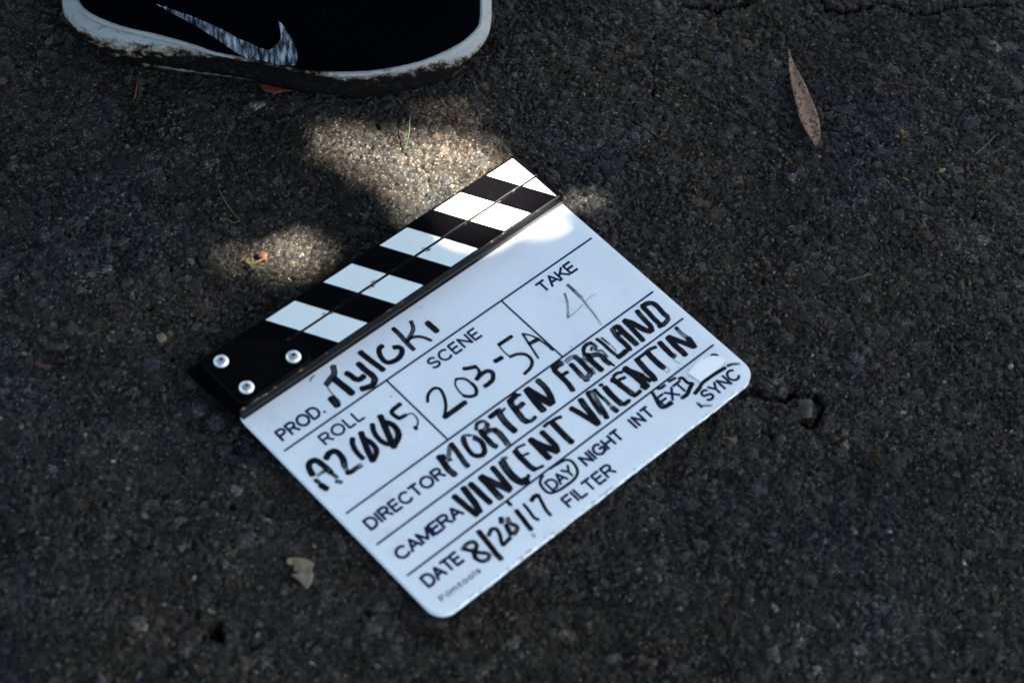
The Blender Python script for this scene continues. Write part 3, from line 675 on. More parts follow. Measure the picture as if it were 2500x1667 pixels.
('N',3.54,[1,1,1,0.9],[(237.8,64.3),(237.4,70.7),(236.8,77.2),(236.1,83.8)]),
('N',4.09,[1,1,1,0.95,0.95],[(238.0,64.5),(240.3,68.5),(241.9,73.5),(243.1,78.3),(245.1,81.5)]),
('N',3.54,[1,0.8,0.95,1,1],[(250.3,64.1),(249.4,68.3),(248.8,74.1),(248.3,78.7),(246.1,82.0)]),
('D',3.54,[1,1,1,1],[(255.8,63.9),(255.3,69.9),(254.5,76.3),(254.3,82.0)]),
('D',3.54,[1,0.9,0.95,1,0.95,0.75],[(255.8,63.5),(259.9,63.9),(263.2,66.5),(263.5,71.1),(262.7,76.3),(262.8,80.6)]),
('D',3.0,[0.75,0.8,0.9,1],[(262.3,81.9),(259.0,82.9),(255.7,83.2),(252.3,82.5)]),
('V',3.95,[1,1,1,1],[(59.2,92.9),(59.7,98.9),(60.2,105.6),(61.1,111.8)]),
('V',4.09,[1,1,1,1],[(67.7,92.2),(66.7,98.4),(65.6,105.7),(63.7,111.4)]),
('I',4.09,[1,1,1,0.93],[(73.0,92.9),(73.1,98.6),(73.1,104.5),(73.3,110.7)]),
('N',4.36,[1,0.97,0.95,0.9,0.8],[(81.4,93.2),(81.4,98.3),(81.1,103.7),(80.8,108.4),(80.7,112.4)]),
('N',4.09,[1,0.95,0.85,0.9,0.9],[(82.0,93.3),(83.7,98.0),(85.5,103.3),(87.3,107.8),(88.8,112.0)]),
('N',3.82,[0.95,0.9,0.95,0.95,0.8],[(91.8,92.8),(91.3,98.4),(90.5,104.4),(90.0,108.6),(89.7,111.3)]),
('C',1.96,[0.6,0.7],[(103.9,93.1),(100.8,91.7)]),
('C',4.91,[0.8,0.85,0.9,0.95,1],[(99.4,93.7),(97.7,99.9),(97.2,107.0),(98.7,112.6),(102.2,113.1)]),
('C',2.36,1,[(102.8,113.0),(105.6,111.5)]),
('E',1.64,[0.95,0.9,1],[(119.5,93.1),(116.2,92.3),(113.3,91.7)]),
('E',3.82,[1,1,0.95,0.9,0.9],[(111.3,92.8),(110.7,98.1),(110.6,103.3),(110.7,108.3),(111.6,110.9)]),
('E',1.64,[0.9,1],[(112.7,98.5),(116.8,99.6)]),
('E',1.91,[0.95,1],[(112.0,111.2),(117.4,112.4)]),
('N',4.36,[1,1,1,1],[(124.8,92.9),(124.7,98.9),(124.3,104.7),(124.3,110.5)]),
('N',4.36,[1,1,1,1],[(124.8,93.3),(126.4,98.8),(128.8,104.3),(131.6,110.1)]),
('N',3.82,[0.97,0.9,1,1,1],[(134.3,93.4),(134.2,98.0),(134.0,102.8),(133.7,106.8),(131.8,110.2)]),
('T',2.18,[1,1,1,0.9,1],[(138.2,91.2),(141.6,90.9),(145.6,91.5),(148.8,91.8),(151.8,92.7)]),
('T',4.09,[1,1,1,0.9,1],[(144.3,92.8),(144.0,97.5),(143.8,102.4),(143.6,107.3),(143.7,111.2)]),
('V',3.82,[1,1,1,1],[(161.5,92.2),(163.2,98.4),(164.8,105.2),(166.3,111.9)]),
('V',4.09,[0.95,0.85,0.97,1,1],[(170.9,91.3),(169.6,96.6),(168.7,102.6),(167.7,108.0),(166.7,111.9)]),
('A',2.59,[1,1,0.95,0.8,0.7],[(177.8,90.3),(176.4,95.4),(174.9,101.0),(173.6,106.2),(173.6,107.8)]),
('A',3.54,[0.4,0.6,0.85,1,1],[(179.8,92.7),(178.3,98.6),(176.8,103.7),(175.4,108.8),(174.2,112.2)]),
('A',2.45,[1,1,0.8,0.6],[(183.5,91.4),(182.9,96.8),(183.1,101.7),(182.6,106.2)]),
('A',3.54,[0.8,0.85,1],[(182.5,108.8),(182.6,110.9),(182.9,112.7)]),
('A',1.64,[0.9,0.8],[(178.3,89.8),(182.3,91.6)]),
('L',2.18,[1,1],[(188.3,91.3),(190.3,91.8)]),
('L',4.09,[1,1,0.95,0.85],[(189.8,94.5),(189.1,100.4),(188.8,106.1),(189.2,110.8)]),
('L',2.73,[1,1],[(189.7,112.0),(194.5,112.0)]),
('L',1.64,1,[(192.4,111.9),(195.9,112.0)]),
('E',2.18,[1,1,0.95],[(207.1,93.1),(203.8,91.6),(200.3,91.9)]),
('E',4.09,[1,1,1,0.9,0.8],[(197.9,93.2),(199.0,96.9),(199.2,101.1),(199.6,105.4),(200.2,109.9)]),
('E',2.18,[1,1],[(201.5,96.2),(205.8,97.3)]),
('E',2.59,[1,1,1],[(199.5,111.3),(202.3,111.7),(206.1,111.2)]),
('N',4.74,[1,1,0.97,0.97],[(210.6,92.3),(211.6,98.4),(211.9,105.5),(211.6,111.5)]),
('N',4.09,[1,1,1],[(210.2,92.7),(212.5,97.4),(215.3,103.7)]),
('N',3.27,[0.9,1],[(215.0,103.9),(216.6,109.6)]),
('N',4.09,[0.9,0.87,0.95,1,1],[(221.8,93.2),(221.1,97.9),(220.5,103.6),(220.5,108.0),(219.4,111.2)]),
('N',3.27,1,[(209.4,109.1),(210.2,112.2)]),
('T',2.32,[1,1,1,0.85,0.97],[(220.6,91.8),(225.2,92.0),(230.1,91.9),(234.6,91.8),(239.0,93.0)]),
('T',4.09,[1,1,1,0.95,0.85],[(231.3,92.9),(230.8,97.8),(230.7,102.2),(230.7,105.9),(231.0,108.1)]),
('T',0.49,0.5,[(229.4,109.3),(230.1,112.3),(232.5,111.8),(232.9,108.5)]),
('I',3.95,[1,1,1,0.97,0.8],[(243.5,92.2),(243.0,96.7),(242.7,101.0),(242.5,104.1),(243.0,106.2)]),
('I',0.44,[0.5,0.7,0.5],[(240.6,107.1),(241.3,111.9),(242.7,111.6)]),
('N',4.09,[1,1,1,0.9,1],[(250.8,92.7),(250.0,97.9),(249.7,102.6),(249.9,106.1),(249.6,110.0)]),
('N',3.82,[1,1,1,1],[(251.4,92.9),(254.0,98.3),(256.5,104.0),(258.5,108.6)]),
('N',2.73,[1,0.45,0.3,0.75],[(260.9,90.6),(260.2,94.2),(260.3,98.1),(260.8,100.9)]),
('N',4.09,[0.9,1,1],[(260.9,101.9),(260.0,105.3),(258.9,109.3)]),
('8',2.4,[0.75,0.8,0.85,0.95,1,1,0.9,0.8,0.8,0.85],[(37.4,124.4),(41.7,123.3),(46.0,124.3),(46.3,127.7),(42.7,130.5),(39.8,133.8),(41.1,138.1),(44.6,139.4),(47.6,137.8),(46.5,134.8)]),
('8',2.4,[0.9,0.95],[(46.4,134.9),(44.1,132.7),(38.7,125.0)]),
('8',2.8,[1,1],[(42.5,128.7),(39.5,134.1)]),
('/',3.4,[0.9,0.95,0.97,0.97,0.9],[(53.8,121.3),(53.1,127.6),(52.2,134.8),(51.4,139.9),(51.3,144.6)]),
('2',2.4,[0.8,0.9,0.95,0.95,0.95,0.95],[(56.6,127.4),(60.8,125.5),(63.2,127.0),(62.4,131.1),(59.8,135.4),(58.7,138.2)]),
('2',2.4,[0.95,0.95],[(58.7,138.2),(65.9,137.2)]),
('8',3.0,[0.9,0.85],[(70.9,123.2),(68.8,125.8)]),
('8',2.6,[0.95,0.9],[(69.8,128.8),(67.3,135.8)]),
('8',2.6,[0.6,0.7,0.85,0.85,0.8],[(74.0,125.9),(72.6,129.5),(74.2,133.5),(73.3,135.5),(69.2,136.8)]),
('8',0.48,0.5,[(71.6,123.8),(70.3,132.5),(68.3,137.7)]),
('/',2.4,[1,1],[(82.0,116.6),(82.0,120.2)]),
('/',0.32,0.4,[(81.9,121.1),(81.5,125.2)]),
('/',3.0,[1,1,0.95,0.9],[(81.9,125.5),(81.1,131.3),(80.2,136.5),(79.6,141.3)]),
('/',1.6,0.25,[(77.9,144.1),(77.8,146.3)]),
('1',2.0,[1,1,0.95,0.9],[(88.5,125.0),(87.9,130.5),(86.9,136.1),(88.0,139.2)]),
('7',2.8,[0.95,0.95,1],[(94.0,126.3),(96.7,125.3),(99.8,125.7)]),
('7',2.2,[1,1,0.95,0.85],[(100.2,125.8),(98.2,131.5),(96.4,137.1),(96.0,141.6)]),
('ringDAY',1.58,1,[(112.4,117.5),(109.4,118.5),(106.9,120.7),(105.9,124.4),(105.8,127.5),(107.2,130.0),(110.4,131.3),(114.2,132.0),(117.8,132.2),(122.5,132.3),(126.9,131.8),(130.2,130.3),(132.0,128.2),(133.2,125.3),(133.7,121.8),(132.6,119.2),(130.8,118.0),(128.1,117.5),(123.5,116.9),(118.6,116.4)]),
('ringEXT',2.29,1,[(211.0,117.7),(209.3,122.0),(207.6,126.3),(207.5,129.4),(210.0,130.8),(215.3,131.3)]),
('ringEXT',1.96,0.9,[(215.9,117.4),(218.3,118.4),(221.8,118.4)]),
('ringEXT',1.96,0.85,[(225.6,118.1),(228.1,118.3),(231.1,118.8)]),
('ringEXT',2.29,[0.9,1,1,1],[(232.5,120.9),(234.7,121.8),(234.6,126.6),(236.9,129.2)]),
('ringEXT',2.62,[1,1,1,0.8],[(236.5,129.1),(232.1,130.8),(228.0,132.7),(222.9,132.8)]),
('SYNCmark',2.62,[0.95,1],[(232.1,135.6),(238.2,134.4)]),
('SYNCmark',2.29,[1,1,1,1],[(238.2,134.4),(242.4,133.0),(252.0,133.2),(262.7,134.2)]),
('SYNCmark',1.8,[0.95,0.8,0.3],[(264.9,134.2),(268.1,135.1),(272.3,138.1)]),
('SYNCmark',1.96,[0.4,0.8,0.7],[(227.9,141.7),(228.0,143.7),(227.9,146.0)]),
('SYNCmark',1.31,[0.7,0.3],[(229.2,145.6),(233.9,149.6)]),
('SYNCmark',1.64,[1,1],[(262.5,121.4),(264.7,122.0)]),
('SYNCmark',1.47,[1,1],[(264.7,122.0),(266.1,124.1)]),
('smudge',1.02,0.5,[(50.9,-32.1),(47.5,-31.7),(46.1,-30.3)]),
('smudge',0.73,0.6,[(78.3,11.1),(78.3,11.8)]),
('smudge',0.51,0.45,[(140.2,-30.6),(140.1,-29.0)]),
('smudge',0.63,0.4,[(194.8,56.3),(195.7,57.7)]),
('smudge',0.46,0.6,[(249.5,123.5),(249.4,123.9)]),
]
def flush(name, items, off=0.05):
    mk = Marks()
    for i, (w_, wd, dn, pts) in enumerate(items):
        f_ = {'4': 0.95, '0': 0.95}.get(w_, 1.12) if wd > 0 else 1
        if w_ == 'ringDAY': f_ = 1.3
        if w_ == '4': dn = [x * 0.62 for x in dn] if isinstance(dn, list) else dn * 0.62
        mk.stroke(pts, wd * f_, dn, off + 0.010 * (i % 9), rag=0.10 if wd > 2 else 0.05, seed=i * 31 + len(items))
    return mk.build(name, INK, panel)
i = 0; runs = []
while i < len(STROKES):
    runs.append(i); key = STROKES[i][0]
    i += 1
    while key != 'smudge' and i < len(STROKES) and STROKES[i][0] == key: i += 1
runs.append(len(STROKES))
for a, b in zip(runs[:-1], runs[1:]):
    key = STROKES[a][0]
    nm = 'marker_ring' if key.startswith('ring') else 'marker_scrawl' if key == 'SYNCmark' else 'ink_smudge' if key == 'smudge' else 'handwritten_character'
    flush(nm, STROKES[a:b], 0.05 if a % 2 else 0.055)
# scrap of white tape at the lower right corner
tape = [(255.3, 119.2), (257.2, 120.6), (259.0, 121.3), (261.3, 121.6), (263.2, 122.5), (265.9, 125.5), (267.9, 129.3), (267.4, 130.4), (262.7, 131.6), (254.7, 131.5), (247.3, 131.2), (242.0, 131.2), (241.2, 126.7), (240.4, 122.1), (241.6, 121.2), (245.5, 120.4), (247.6, 120.1), (250.7, 119.3)]
TAPE = simple('tape_paper', (.86, .87, .83), 0.7, 0.2)
tp = prism_outline('tape_scrap', tape, 0.16, 0.55, TAPE, panel, 0.12)
tp['label'] = 'torn scrap of white tape'
kk = Marks()
kk.stroke([(268.4, 129.6), (262.9, 132.2), (254.7, 132.1), (247, 131.9), (241.6, 131.8), (240.4, 127), (239.7, 122)], 0.35, .55, 0.04)
kk.build('tape_outline', INK, panel)

# ---- the two sticks: profile in (v, z) run along u
def extrude(name, prof, u0, u1, mats, segm, parent, taper=0.0):
    n = len(prof); V, F, fm = [], [], []
    K_ = 60
    for i in range(K_ + 1):
        u = u0 + (u1 - u0) * i / K_
        for (v, z) in prof: V.append(P3(u, v, z))
    for i in range(K_):
        for j in range(n):
            jj = (j + 1) % n
            F.append((i * n + j, i * n + jj, (i + 1) * n + jj, (i + 1) * n + j)); fm.append(segm[j])
    F.append(tuple(range(n))[::-1]); fm.append(0)
    F.append(tuple(range(K_ * n, (K_ + 1) * n))); fm.append(0)
    o = mesh_obj(name, V, F, None, parent, mats=mats, fm=fm)
    return o
T = 6.0
lowprof = [(-60.6, -6.2), (-60.6, T - 0.6), (-60.45, T - 0.2), (-60.0, T), (-38.7, T), (-38.2, T - 0.12), (-37.75, T - 0.45), (-37.4, T - 1.2), (-37.1, 3.2), (-36.6, 1.9), (-35.8, 0.9), (-34.9, 0.35), (-34.35, 0.12), (-34.3, 0.01), (-39.5, 0.01), (-39.5, -4.2), (-36.0, -4.2), (-36.0, -6.2)]
seg = [2, 1, 1, 0, 1, 1, 1, 2, 2, 2, 2, 2, 2, 2, 2, 2, 2, 2]
lower = extrude('lower_stick', lowprof, -5.3, 275.3, [BLK, WORN, GLOSSY], seg, slate)
lower['label'] = 'black and white striped lower stick gripping the panel'
upprof = [(-85.0, -6.2), (-85.0, T - 0.7), (-84.85, T - 0.25), (-84.4, T), (-62.1, T), (-61.55, T - 0.2), (-61.4, T - 0.7), (-61.4, -6.2)]
upper = extrude('upper_stick', upprof, -2.6, 275.8, [BLK, WORN, GLOSSY], [2, 1, 1, 0, 1, 1, 2, 2], slate)
upper['label'] = 'black and white striped upper clapping stick'
def stripe(parent, q):
    q = [(a, b) for a, b in q]
    V = [P3(a, b, T + 0.07) for a, b in q] + [P3(a, b, T - 0.02) for a, b in q]
    n = len(q)
    F = [tuple(range(n))[::-1]] + [(i, (i + 1) % n, n + (i + 1) % n, n + i) for i in range(n)]
    # keep the normal up
    o = mesh_obj('white_stripe', V, F, STRIPE, parent)
    return o
sl_ = 0.571
def ux(v, base): return base + (v + 82.9) * sl_
for j in range(5):
    b0, b1 = 52.0 + 49 * j, 76.5 + 49 * j
    for par, va, vb in ((upper, -82.9, -62.0), (lower, -60.1, -39.2)):
        q = [(ux(va, b0), va), (min(273.0, ux(va, b1)), va), (min(273.0, ux(vb, b1)), vb), (min(273.0, ux(vb, b0)), vb)]
        if par is lower and j == 4:
            q = [(ux(va, b0), va), (273.0, va), (273.0, -82.9 + (273.0 - b0) / sl_)]
        stripe(par, q)
# chipped paint along the gap
CH = simple('chip_black', (.012, .012, .012), 0.6, 0.2)
for cu, cv, cs, par in ((157.1, -68.9, .9, upper), (173.0, -59.3, 1.6, lower), (171.0, -62.6, .9, upper), (126.7, -62.6, 1.3, upper), (124.0, -59.4, 1.2, lower), (84.3, -62.7, 1.1, upper), (88.4, -59.4, .9, lower), (219.3, -62.6, .8, upper), (181.4, -65.2, .45, upper), (112.1, -67.2, .4, upper), (121.0, -59.5, .6, lower), (221, -59.5, .6, lower)):
    rr = random.Random(cu)
    pts = []
    for a in range(11):
        r_ = cs * (0.45 + 0.7 * rr.random()); pts.append((cu + 1.7 * r_ * math.cos(a * 6.283 / 11), cv + 0.5 * r_ * math.sin(a * 6.283 / 11)))
    V = [P3(a, b, T + 0.13) for a, b in pts]
    mesh_obj('paint_chip', V, [tuple(range(len(V)))[::-1]], CH, par)
# hinge: rounded triangular plate with three screws, and its lower leaf sticking out at the end
def rounded(poly, rad, n=6):
    out = []
    P = [np.array(p, float) for p in poly]
    for i in range(len(P)):
        a, b, c = P[i - 1], P[i], P[(i + 1) % len(P)]
        e1 = (a - b) / np.linalg.norm(a - b); e2 = (c - b) / np.linalg.norm(c - b)
        hh = math.acos(max(-1, min(1, float(e1 @ e2)))) / 2
        d = rad / math.tan(hh); p1 = b + e1 * d; p2 = b + e2 * d
        for k in range(n + 1):
            s = k / n; out.append(tuple((1 - s) ** 2 * p1 + 2 * s * (1 - s) * b + s * s * p2))
    return out
PLATE = simple('hinge_plate_black', (.0012, .0012, .0016), 0.4, 0.05)
plate = prism_outline('hinge_plate', rounded([(-1.5, -83.2), (24.0, -83.2), (63.0, -52.0), (54.0, -40.0), (-1.5, -40.0)], 5.5), T + 0.1, T + 1.5, PLATE, slate, 0.4)
leaf = prism_outline('hinge_leaf', rounded([(-8.2, -90.0), (20.0, -90.0), (20.0, -60.0), (-6.8, -60.0)], 3.0), -6.9, -4.9, PLATE, slate, 0.3)
foot = prism_outline('extrusion_end', [(270.0, -64.0), (281.0, -62.6), (283.0, -60), (283.0, -41.5), (281.0, -40.0), (270.0, -40.0)], -6.9, -3.4, PLATE, slate, 0.4)
def screw_mat():
    m, t, p, out = nt('zinc_screw')
    g = N(t, 'ShaderNodeTexCoord'); n = N(t, 'ShaderNodeTexNoise', i_Scale=500.0, i_Detail=2.0); L(t, g.outputs['Object'], n.inputs['Vector'])
    L(t, ramp(t, n.outputs[0], [(0.3, (.55, .57, .56)), (0.7, (.82, .83, .80))]), p.inputs['Base Color'])
    p.inputs['Metallic'].default_value = 0.75; p.inputs['Roughness'].default_value = 0.42
    return m
ZN = screw_mat(); DARK = simple('socket_dark', (.02, .02, .02), 0.6)
for cu, cv in ((8.8, -74.2), (46.5, -47.8), (8.6, -48.2)):
    V, F, fm = [], [], []
    rads = [4.9, 4.9, 4.6, 3.9, 2.9, 1.7]; zs = [0, .5, 1.2, 1.9, 2.4, 2.65]; n = 28
    for r_, z_ in zip(rads, zs):
        for a in range(n): V.append(P3(cu + r_ * math.cos(a * 6.2832 / n), cv - r_ * math.sin(a * 6.2832 / n), T + 1.5 + z_))
    # star-shaped socket
    for depth in (2.65, 1.2):
        for a in range(n):
            q = 1.15 + 0.42 * math.cos(a * 6.2832 / n * 6 + cu)
            V.append(P3(cu + q * math.cos(a * 6.2832 / n), cv - q * math.sin(a * 6.2832 / n), T + 1.5 + depth))
    for r_ in range(7):
        for a in range(n):
            b = (a + 1) % n
            F.append((r_ * n + a, r_ * n + b, (r_ + 1) * n + b, (r_ + 1) * n + a)); fm.append(0 if r_ < 6 else 1)
    F.append(tuple(range(7 * n, 8 * n))); fm.append(1)
    mesh_obj('screw', V, F, None, plate, smooth=False, mats=[ZN, DARK], fm=fm)

# ------------------------------------------------------------------ the shoe
NB = [(-367.9, 290.9, 12), (-365.4, 280.7, 12), (-359.2, 268.1, 12), (-349.3, 258.5, 11), (-338.2, 252.3, 9), (-325.4, 248.6, 7), (-307.1, 246.9, 3), (-275.8, 248.2, 2), (-245.8, 249.2, 2), (-228.7, 249.6, 2), (-192.8, 246.0, 2), (-171.1, 244.7, 2), (-144.1, 248.2, 2), (-113.4, 261.3, 3), (-90.6, 274.1, 4), (-76.3, 289.7, 5), (-64.3, 312.0, 6), (-61.0, 331.6, 7), (-63.4, 359.8, 8)]
NR = [(-359.9, 271.9, 28), (-355.4, 264.4, 28), (-350.4, 259.1, 27), (-340.0, 255.8, 25), (-320.7, 252.6, 23), (-298.0, 251.0, 21), (-276.0, 252.4, 19), (-253.5, 252.3, 17), (-230.7, 250.7, 15), (-193.1, 247.7, 13), (-173.7, 248.2, 12), (-149.1, 252.2, 12), (-122.3, 263.3, 12), (-99.7, 277.0, 12), (-77.8, 296.5, 13), (-64.6, 315.6, 14), (-62.6, 331.2, 15), (-65.1, 351.2, 16)]
NT = [(-349.6, 264.0, 42), (-342.9, 257.0, 40), (-330.7, 252.2, 38), (-311.8, 249.8, 35), (-293.7, 250.9, 32), (-275.2, 251.0, 29), (-260.2, 249.9, 27), (-248.8, 248.6, 25), (-230.3, 249.2, 23), (-215.4, 249.7, 22), (-193.1, 248.3, 21), (-174.0, 249.5, 20), (-145.8, 255.3, 20), (-122.7, 264.0, 20), (-100.2, 277.1, 20), (-78.3, 296.6, 21), (-68.1, 312.7, 22), (-66.2, 322.6, 23), (-68.4, 342.3, 24)]
FB = [(-63.4, 359.8, 8), (-72, 376, 8), (-95, 385, 5), (-130, 380, 3), (-180, 361, 2), (-230, 346, 2), (-280, 340, 3), (-325, 338, 8), (-353, 325, 12), (-366, 306, 12), (-367.9, 290.9, 12)]
FR = [(-65.1, 351.2, 16), (-74, 371, 15), (-97, 381, 13), (-131, 376, 12), (-181, 357, 12), (-231, 342, 15), (-281, 336, 20), (-322, 333, 25), (-348, 320, 28), (-361, 300, 28), (-361.9, 284, 28), (-359.9, 271.9, 28)]
FT = [(-68.4, 342.3, 24), (-77, 365, 22), (-100, 376, 21), (-132, 372, 20), (-182, 353, 22), (-232, 338, 25), (-281, 333, 31), (-318, 329, 38), (-339, 314, 42), (-350, 294, 42), (-352, 276, 42), (-349.6, 264.0, 42)]
def resample(P, n):
    Q = np.array(smooth_line(P, 1.5)); d = np.concatenate([[0], np.cumsum(np.linalg.norm(np.diff(Q[:, :2], axis=0), axis=1))])
    s = np.linspace(0, d[-1], n, endpoint=False)
    return np.stack([np.interp(s, d, Q[:, k]) for k in range(3)], 1)
NN, NF = 150, 70
def contour(a, b): return np.concatenate([resample(a, NN), resample(b, NF)])
CB, CR_, CTp = contour(NB, FB), contour(NR, FR), contour(NT, FT)
n = NN + NF
SH = np.array([-215.0, 300.0, 0.0])
shoe = empty('shoe', (SH[0] / 1000, SH[1] / 1000, 0.0))
tag(shoe, 'black knit trainer with a muddy white sole and speckled curved side mark', 'shoe')
def ctr(p):      # nearest point of the shoe's middle line
    a = np.array([-322.0, 292.0]); b = np.array([-122.0, 322.0]); ab = b - a
    s = float(np.clip((p[:2] - a) @ ab / (ab @ ab), 0, 1)); return a + ab * s, s
def sh(p): return ((p[0] - SH[0]) / 1000, (p[1] - SH[1]) / 1000, p[2] / 1000)
# midsole: rings from under the foot, up the wall, over the ridge to the lip
sole_r = []
und = CB.copy()
for i in range(n):
    c, s = ctr(CB[i]); und[i, :2] = c + (CB[i, :2] - c) * 0.90; und[i, 2] = max(0.6, CB[i, 2] - 6)
sole_r.append((und, 1.0, 0))
nb = 7
for k in range(nb + 1):
    f = k / nb; ring = CB * (1 - f) + CR_ * f
    for i in range(n):
        c, s = ctr(ring[i]); dv = ring[i, :2] - c; dv /= np.linalg.norm(dv)
        ring[i, :2] += dv * (1.6 * math.sin(math.pi * f))
    sole_r.append((ring, 0, f * 0.5))
for k in range(1, 7):
    f = k / 6; ring = CR_ * (1 - f) + CTp * f
    for i in range(n):
        c, s = ctr(ring[i]); dv = ring[i, :2] - c; dv /= np.linalg.norm(dv)
        ring[i, :2] += dv * (-1.8 * math.sin(math.pi * min(1, f * 1.25)) * (f < .8) + 0.7 * math.sin(math.pi * f) * (f > .6))
    sole_r.append((ring, 0, 0.5 + f * 0.5))
lip = CTp.copy()
for i in range(n):
    c, s = ctr(lip[i]); dv = lip[i, :2] - c; dv /= np.linalg.norm(dv); lip[i, :2] -= dv * 2.6; lip[i, 2] += 0.2
sole_r.append((lip, 0, 1.0))
lip2 = lip.copy()
for i in range(n):
    c, s = ctr(lip2[i]); dv = lip2[i, :2] - c; dv /= np.linalg.norm(dv); lip2[i, :2] -= dv * 3; lip2[i, 2] -= 5
sole_r.append((lip2, 0, 1.0))
V, F, dirt = [], [], []
def lerp(x, pts): return float(np.interp(x, [a for a, b in pts], [b for a, b in pts]))
for ring, und_, tt in sole_r:
    for i in range(n):
        x = ring[i][0]
        V.append(sh(ring[i]))
        lo = lerp(x, [(-370, .12), (-352, .20), (-335, .24), (-318, .20), (-300, .38), (-280, .46), (-262, .5), (-245, .72), (-225, .95), (-200, 1.0), (-175, .95), (-160, .70), (-145, .64), (-125, .64), (-105, .55), (-85, .38), (-68, .16), (-60, .08)])
        d_ = 0.5 + (lo - tt) * 2.6
        if -300 < x < -218 and tt < 0.12: d_ = 0.42
        if -175 < x < -155 and tt < 0.16: d_ = 0.62
        if tt > .9 and -275 < x: d_ -= lerp(x, [(-275, .0), (-240, .1), (-215, -.3), (-170, -.3), (-155, 0.1), (-60, .1)])
        if und_: d_ = 1.4
        dirt.append(d_)
for r_ in range(len(sole_r) - 1):
    for i in range(n):
        j = (i + 1) % n
        F.append((r_ * n + i, r_ * n + j, (r_ + 1) * n + j, (r_ + 1) * n + i))
F.append(tuple(range(n))[::-1])
m, t, p, out = nt('muddy_rubber')
at = N(t, 'ShaderNodeAttribute', attribute_name='dirt'); tc = N(t, 'ShaderNodeTexCoord')
mp = N(t, 'ShaderNodeMapping'); mp.inputs['Scale'].default_value = (1, 1, 1.9); L(t, tc.outputs['Object'], mp.inputs['Vector'])
n1 = N(t, 'ShaderNodeTexNoise', i_Scale=110.0, i_Detail=7.0, i_Roughness=0.72); L(t, mp.outputs[0], n1.inputs['Vector'])
n2 = N(t, 'ShaderNodeTexNoise', i_Scale=480.0, i_Detail=4.0, i_Roughness=0.7); L(t, tc.outputs['Object'], n2.inputs['Vector'])
s = math_n(t, 'ADD', at.outputs['Fac'], math_n(t, 'ADD', math_n(t, 'MULTIPLY', math_n(t, 'SUBTRACT', n1.outputs[0], 0.5), 2.4), math_n(t, 'MULTIPLY', math_n(t, 'SUBTRACT', n2.outputs[0], 0.5), 0.7)))
base_c = ramp(t, s, [(0.0, (.235, .25, .245)), (0.22, (.165, .16, .145)), (0.40, (.10, .082, .062)), (0.54, (.04, .028, .018)), (0.66, (.0012, .0010, .0008))])
n5 = N(t, 'ShaderNodeTexNoise', i_Scale=170.0, i_Detail=6.0, i_Roughness=0.75); L(t, mp.outputs[0], n5.inputs['Vector'])
L(t, mixc(t, ramp(t, n5.outputs[0], [(0.56, (0, 0, 0)), (0.66, (.55, .55, .55))]), base_c, (.032, .024, .016)), p.inputs['Base Color'])
p.inputs['Roughness'].default_value = 0.75; p.inputs['Specular IOR Level'].default_value = 0.06
bu = N(t, 'ShaderNodeBump', i_Strength=0.5, i_Distance=0.001); L(t, s, bu.inputs['Height']); L(t, bu.outputs[0], p.inputs['Normal'])
sole = mesh_obj('sole', V, F, m, shoe, smooth=True)
da = sole.data.attributes.new('dirt', 'FLOAT', 'POINT'); da.data.foreach_set('value', np.array(dirt, np.float32))
sole['label'] = 'white rubber sole caked with dark mud along its lower edge'
# knitted upper, with the opening for the foot
m, t, p, out = nt('black_knit')
tc = N(t, 'ShaderNodeTexCoord')
wv = N(t, 'ShaderNodeTexWave', i_Scale=150.0, i_Distortion=1.5, i_Detail=2.0, i_2=1.5); wv.bands_direction = 'X'; L(t, tc.outputs['Object'], wv.inputs['Vector'])
n1 = N(t, 'ShaderNodeTexNoise', i_Scale=900.0, i_Detail=2.0); L(t, tc.outputs['Object'], n1.inputs['Vector'])
n3 = N(t, 'ShaderNodeTexNoise', i_Scale=420.0); L(t, tc.outputs['Object'], n3.inputs['Vector'])
b0 = mixc(t, wv.outputs[0], (.0004, .0005, .0009), (.0010, .0013, .0022))
L(t, mixc(t, ramp(t, n3.outputs[0], [(0.76, (0, 0, 0)), (0.80, (1, 1, 1))]), b0, (.02, .02, .02)), p.inputs['Base Color'])
p.inputs['Roughness'].default_value = 0.95; p.inputs['Specular IOR Level'].default_value = 0.0
bu = N(t, 'ShaderNodeBump', i_Strength=0.35, i_Distance=0.0006); L(t, wv.outputs[0], bu.inputs['Height']); L(t, bu.outputs[0], p.inputs['Normal'])
KNIT = m
V, F = [], []
base = CTp.copy()
for i in range(n):
    c, s = ctr(base[i]); dv = base[i, :2] - c; dv /= np.linalg.norm(dv); base[i, :2] -= dv * 2.2; base[i, 2] -= 3
NRr = 16; rings = []
for k in range(NRr + 1):
    f = k / NRr
    ring = []
    for i in range(n):
        c, s = ctr(base[i])
        top = lerp(s, [(0, 92), (.25, 98), (.45, 88), (.7, 66), (.88, 52), (1, 46)])
        a = f * math.pi / 2 * 0.99
        rr = math.cos(a) ** 0.75
        q = c + (base[i, :2] - c) * rr
        dv = (base[i, :2] - c) / (np.linalg.norm(base[i, :2] - c) + 1e-9)
        bulge = 1.0 * math.sin(math.pi * min(1, f * 2))
        q = q + dv * bulge
        z = base[i, 2] + (top - base[i, 2]) * math.sin(a) ** 1.05
        ring.append((q[0], q[1], z))
    rings.append(ring)
for ring in rings:
    for q in ring: V.append(sh(q))
for r_ in range(NRr):
    for i in range(n):
        j = (i + 1) % n
        c, s = ctr(base[i])
        if r_ >= NRr - 5 and s < 0.36: continue            # foot opening
        F.append((r_ * n + i, r_ * n + j, (r_ + 1) * n + j, (r_ + 1) * n + i))
upper_s = mesh_obj('upper', V, F, KNIT, shoe, smooth=True)
sm = upper_s.modifiers.new('thickness', 'SOLIDIFY'); sm.thickness = 0.0025; sm.offset = -1
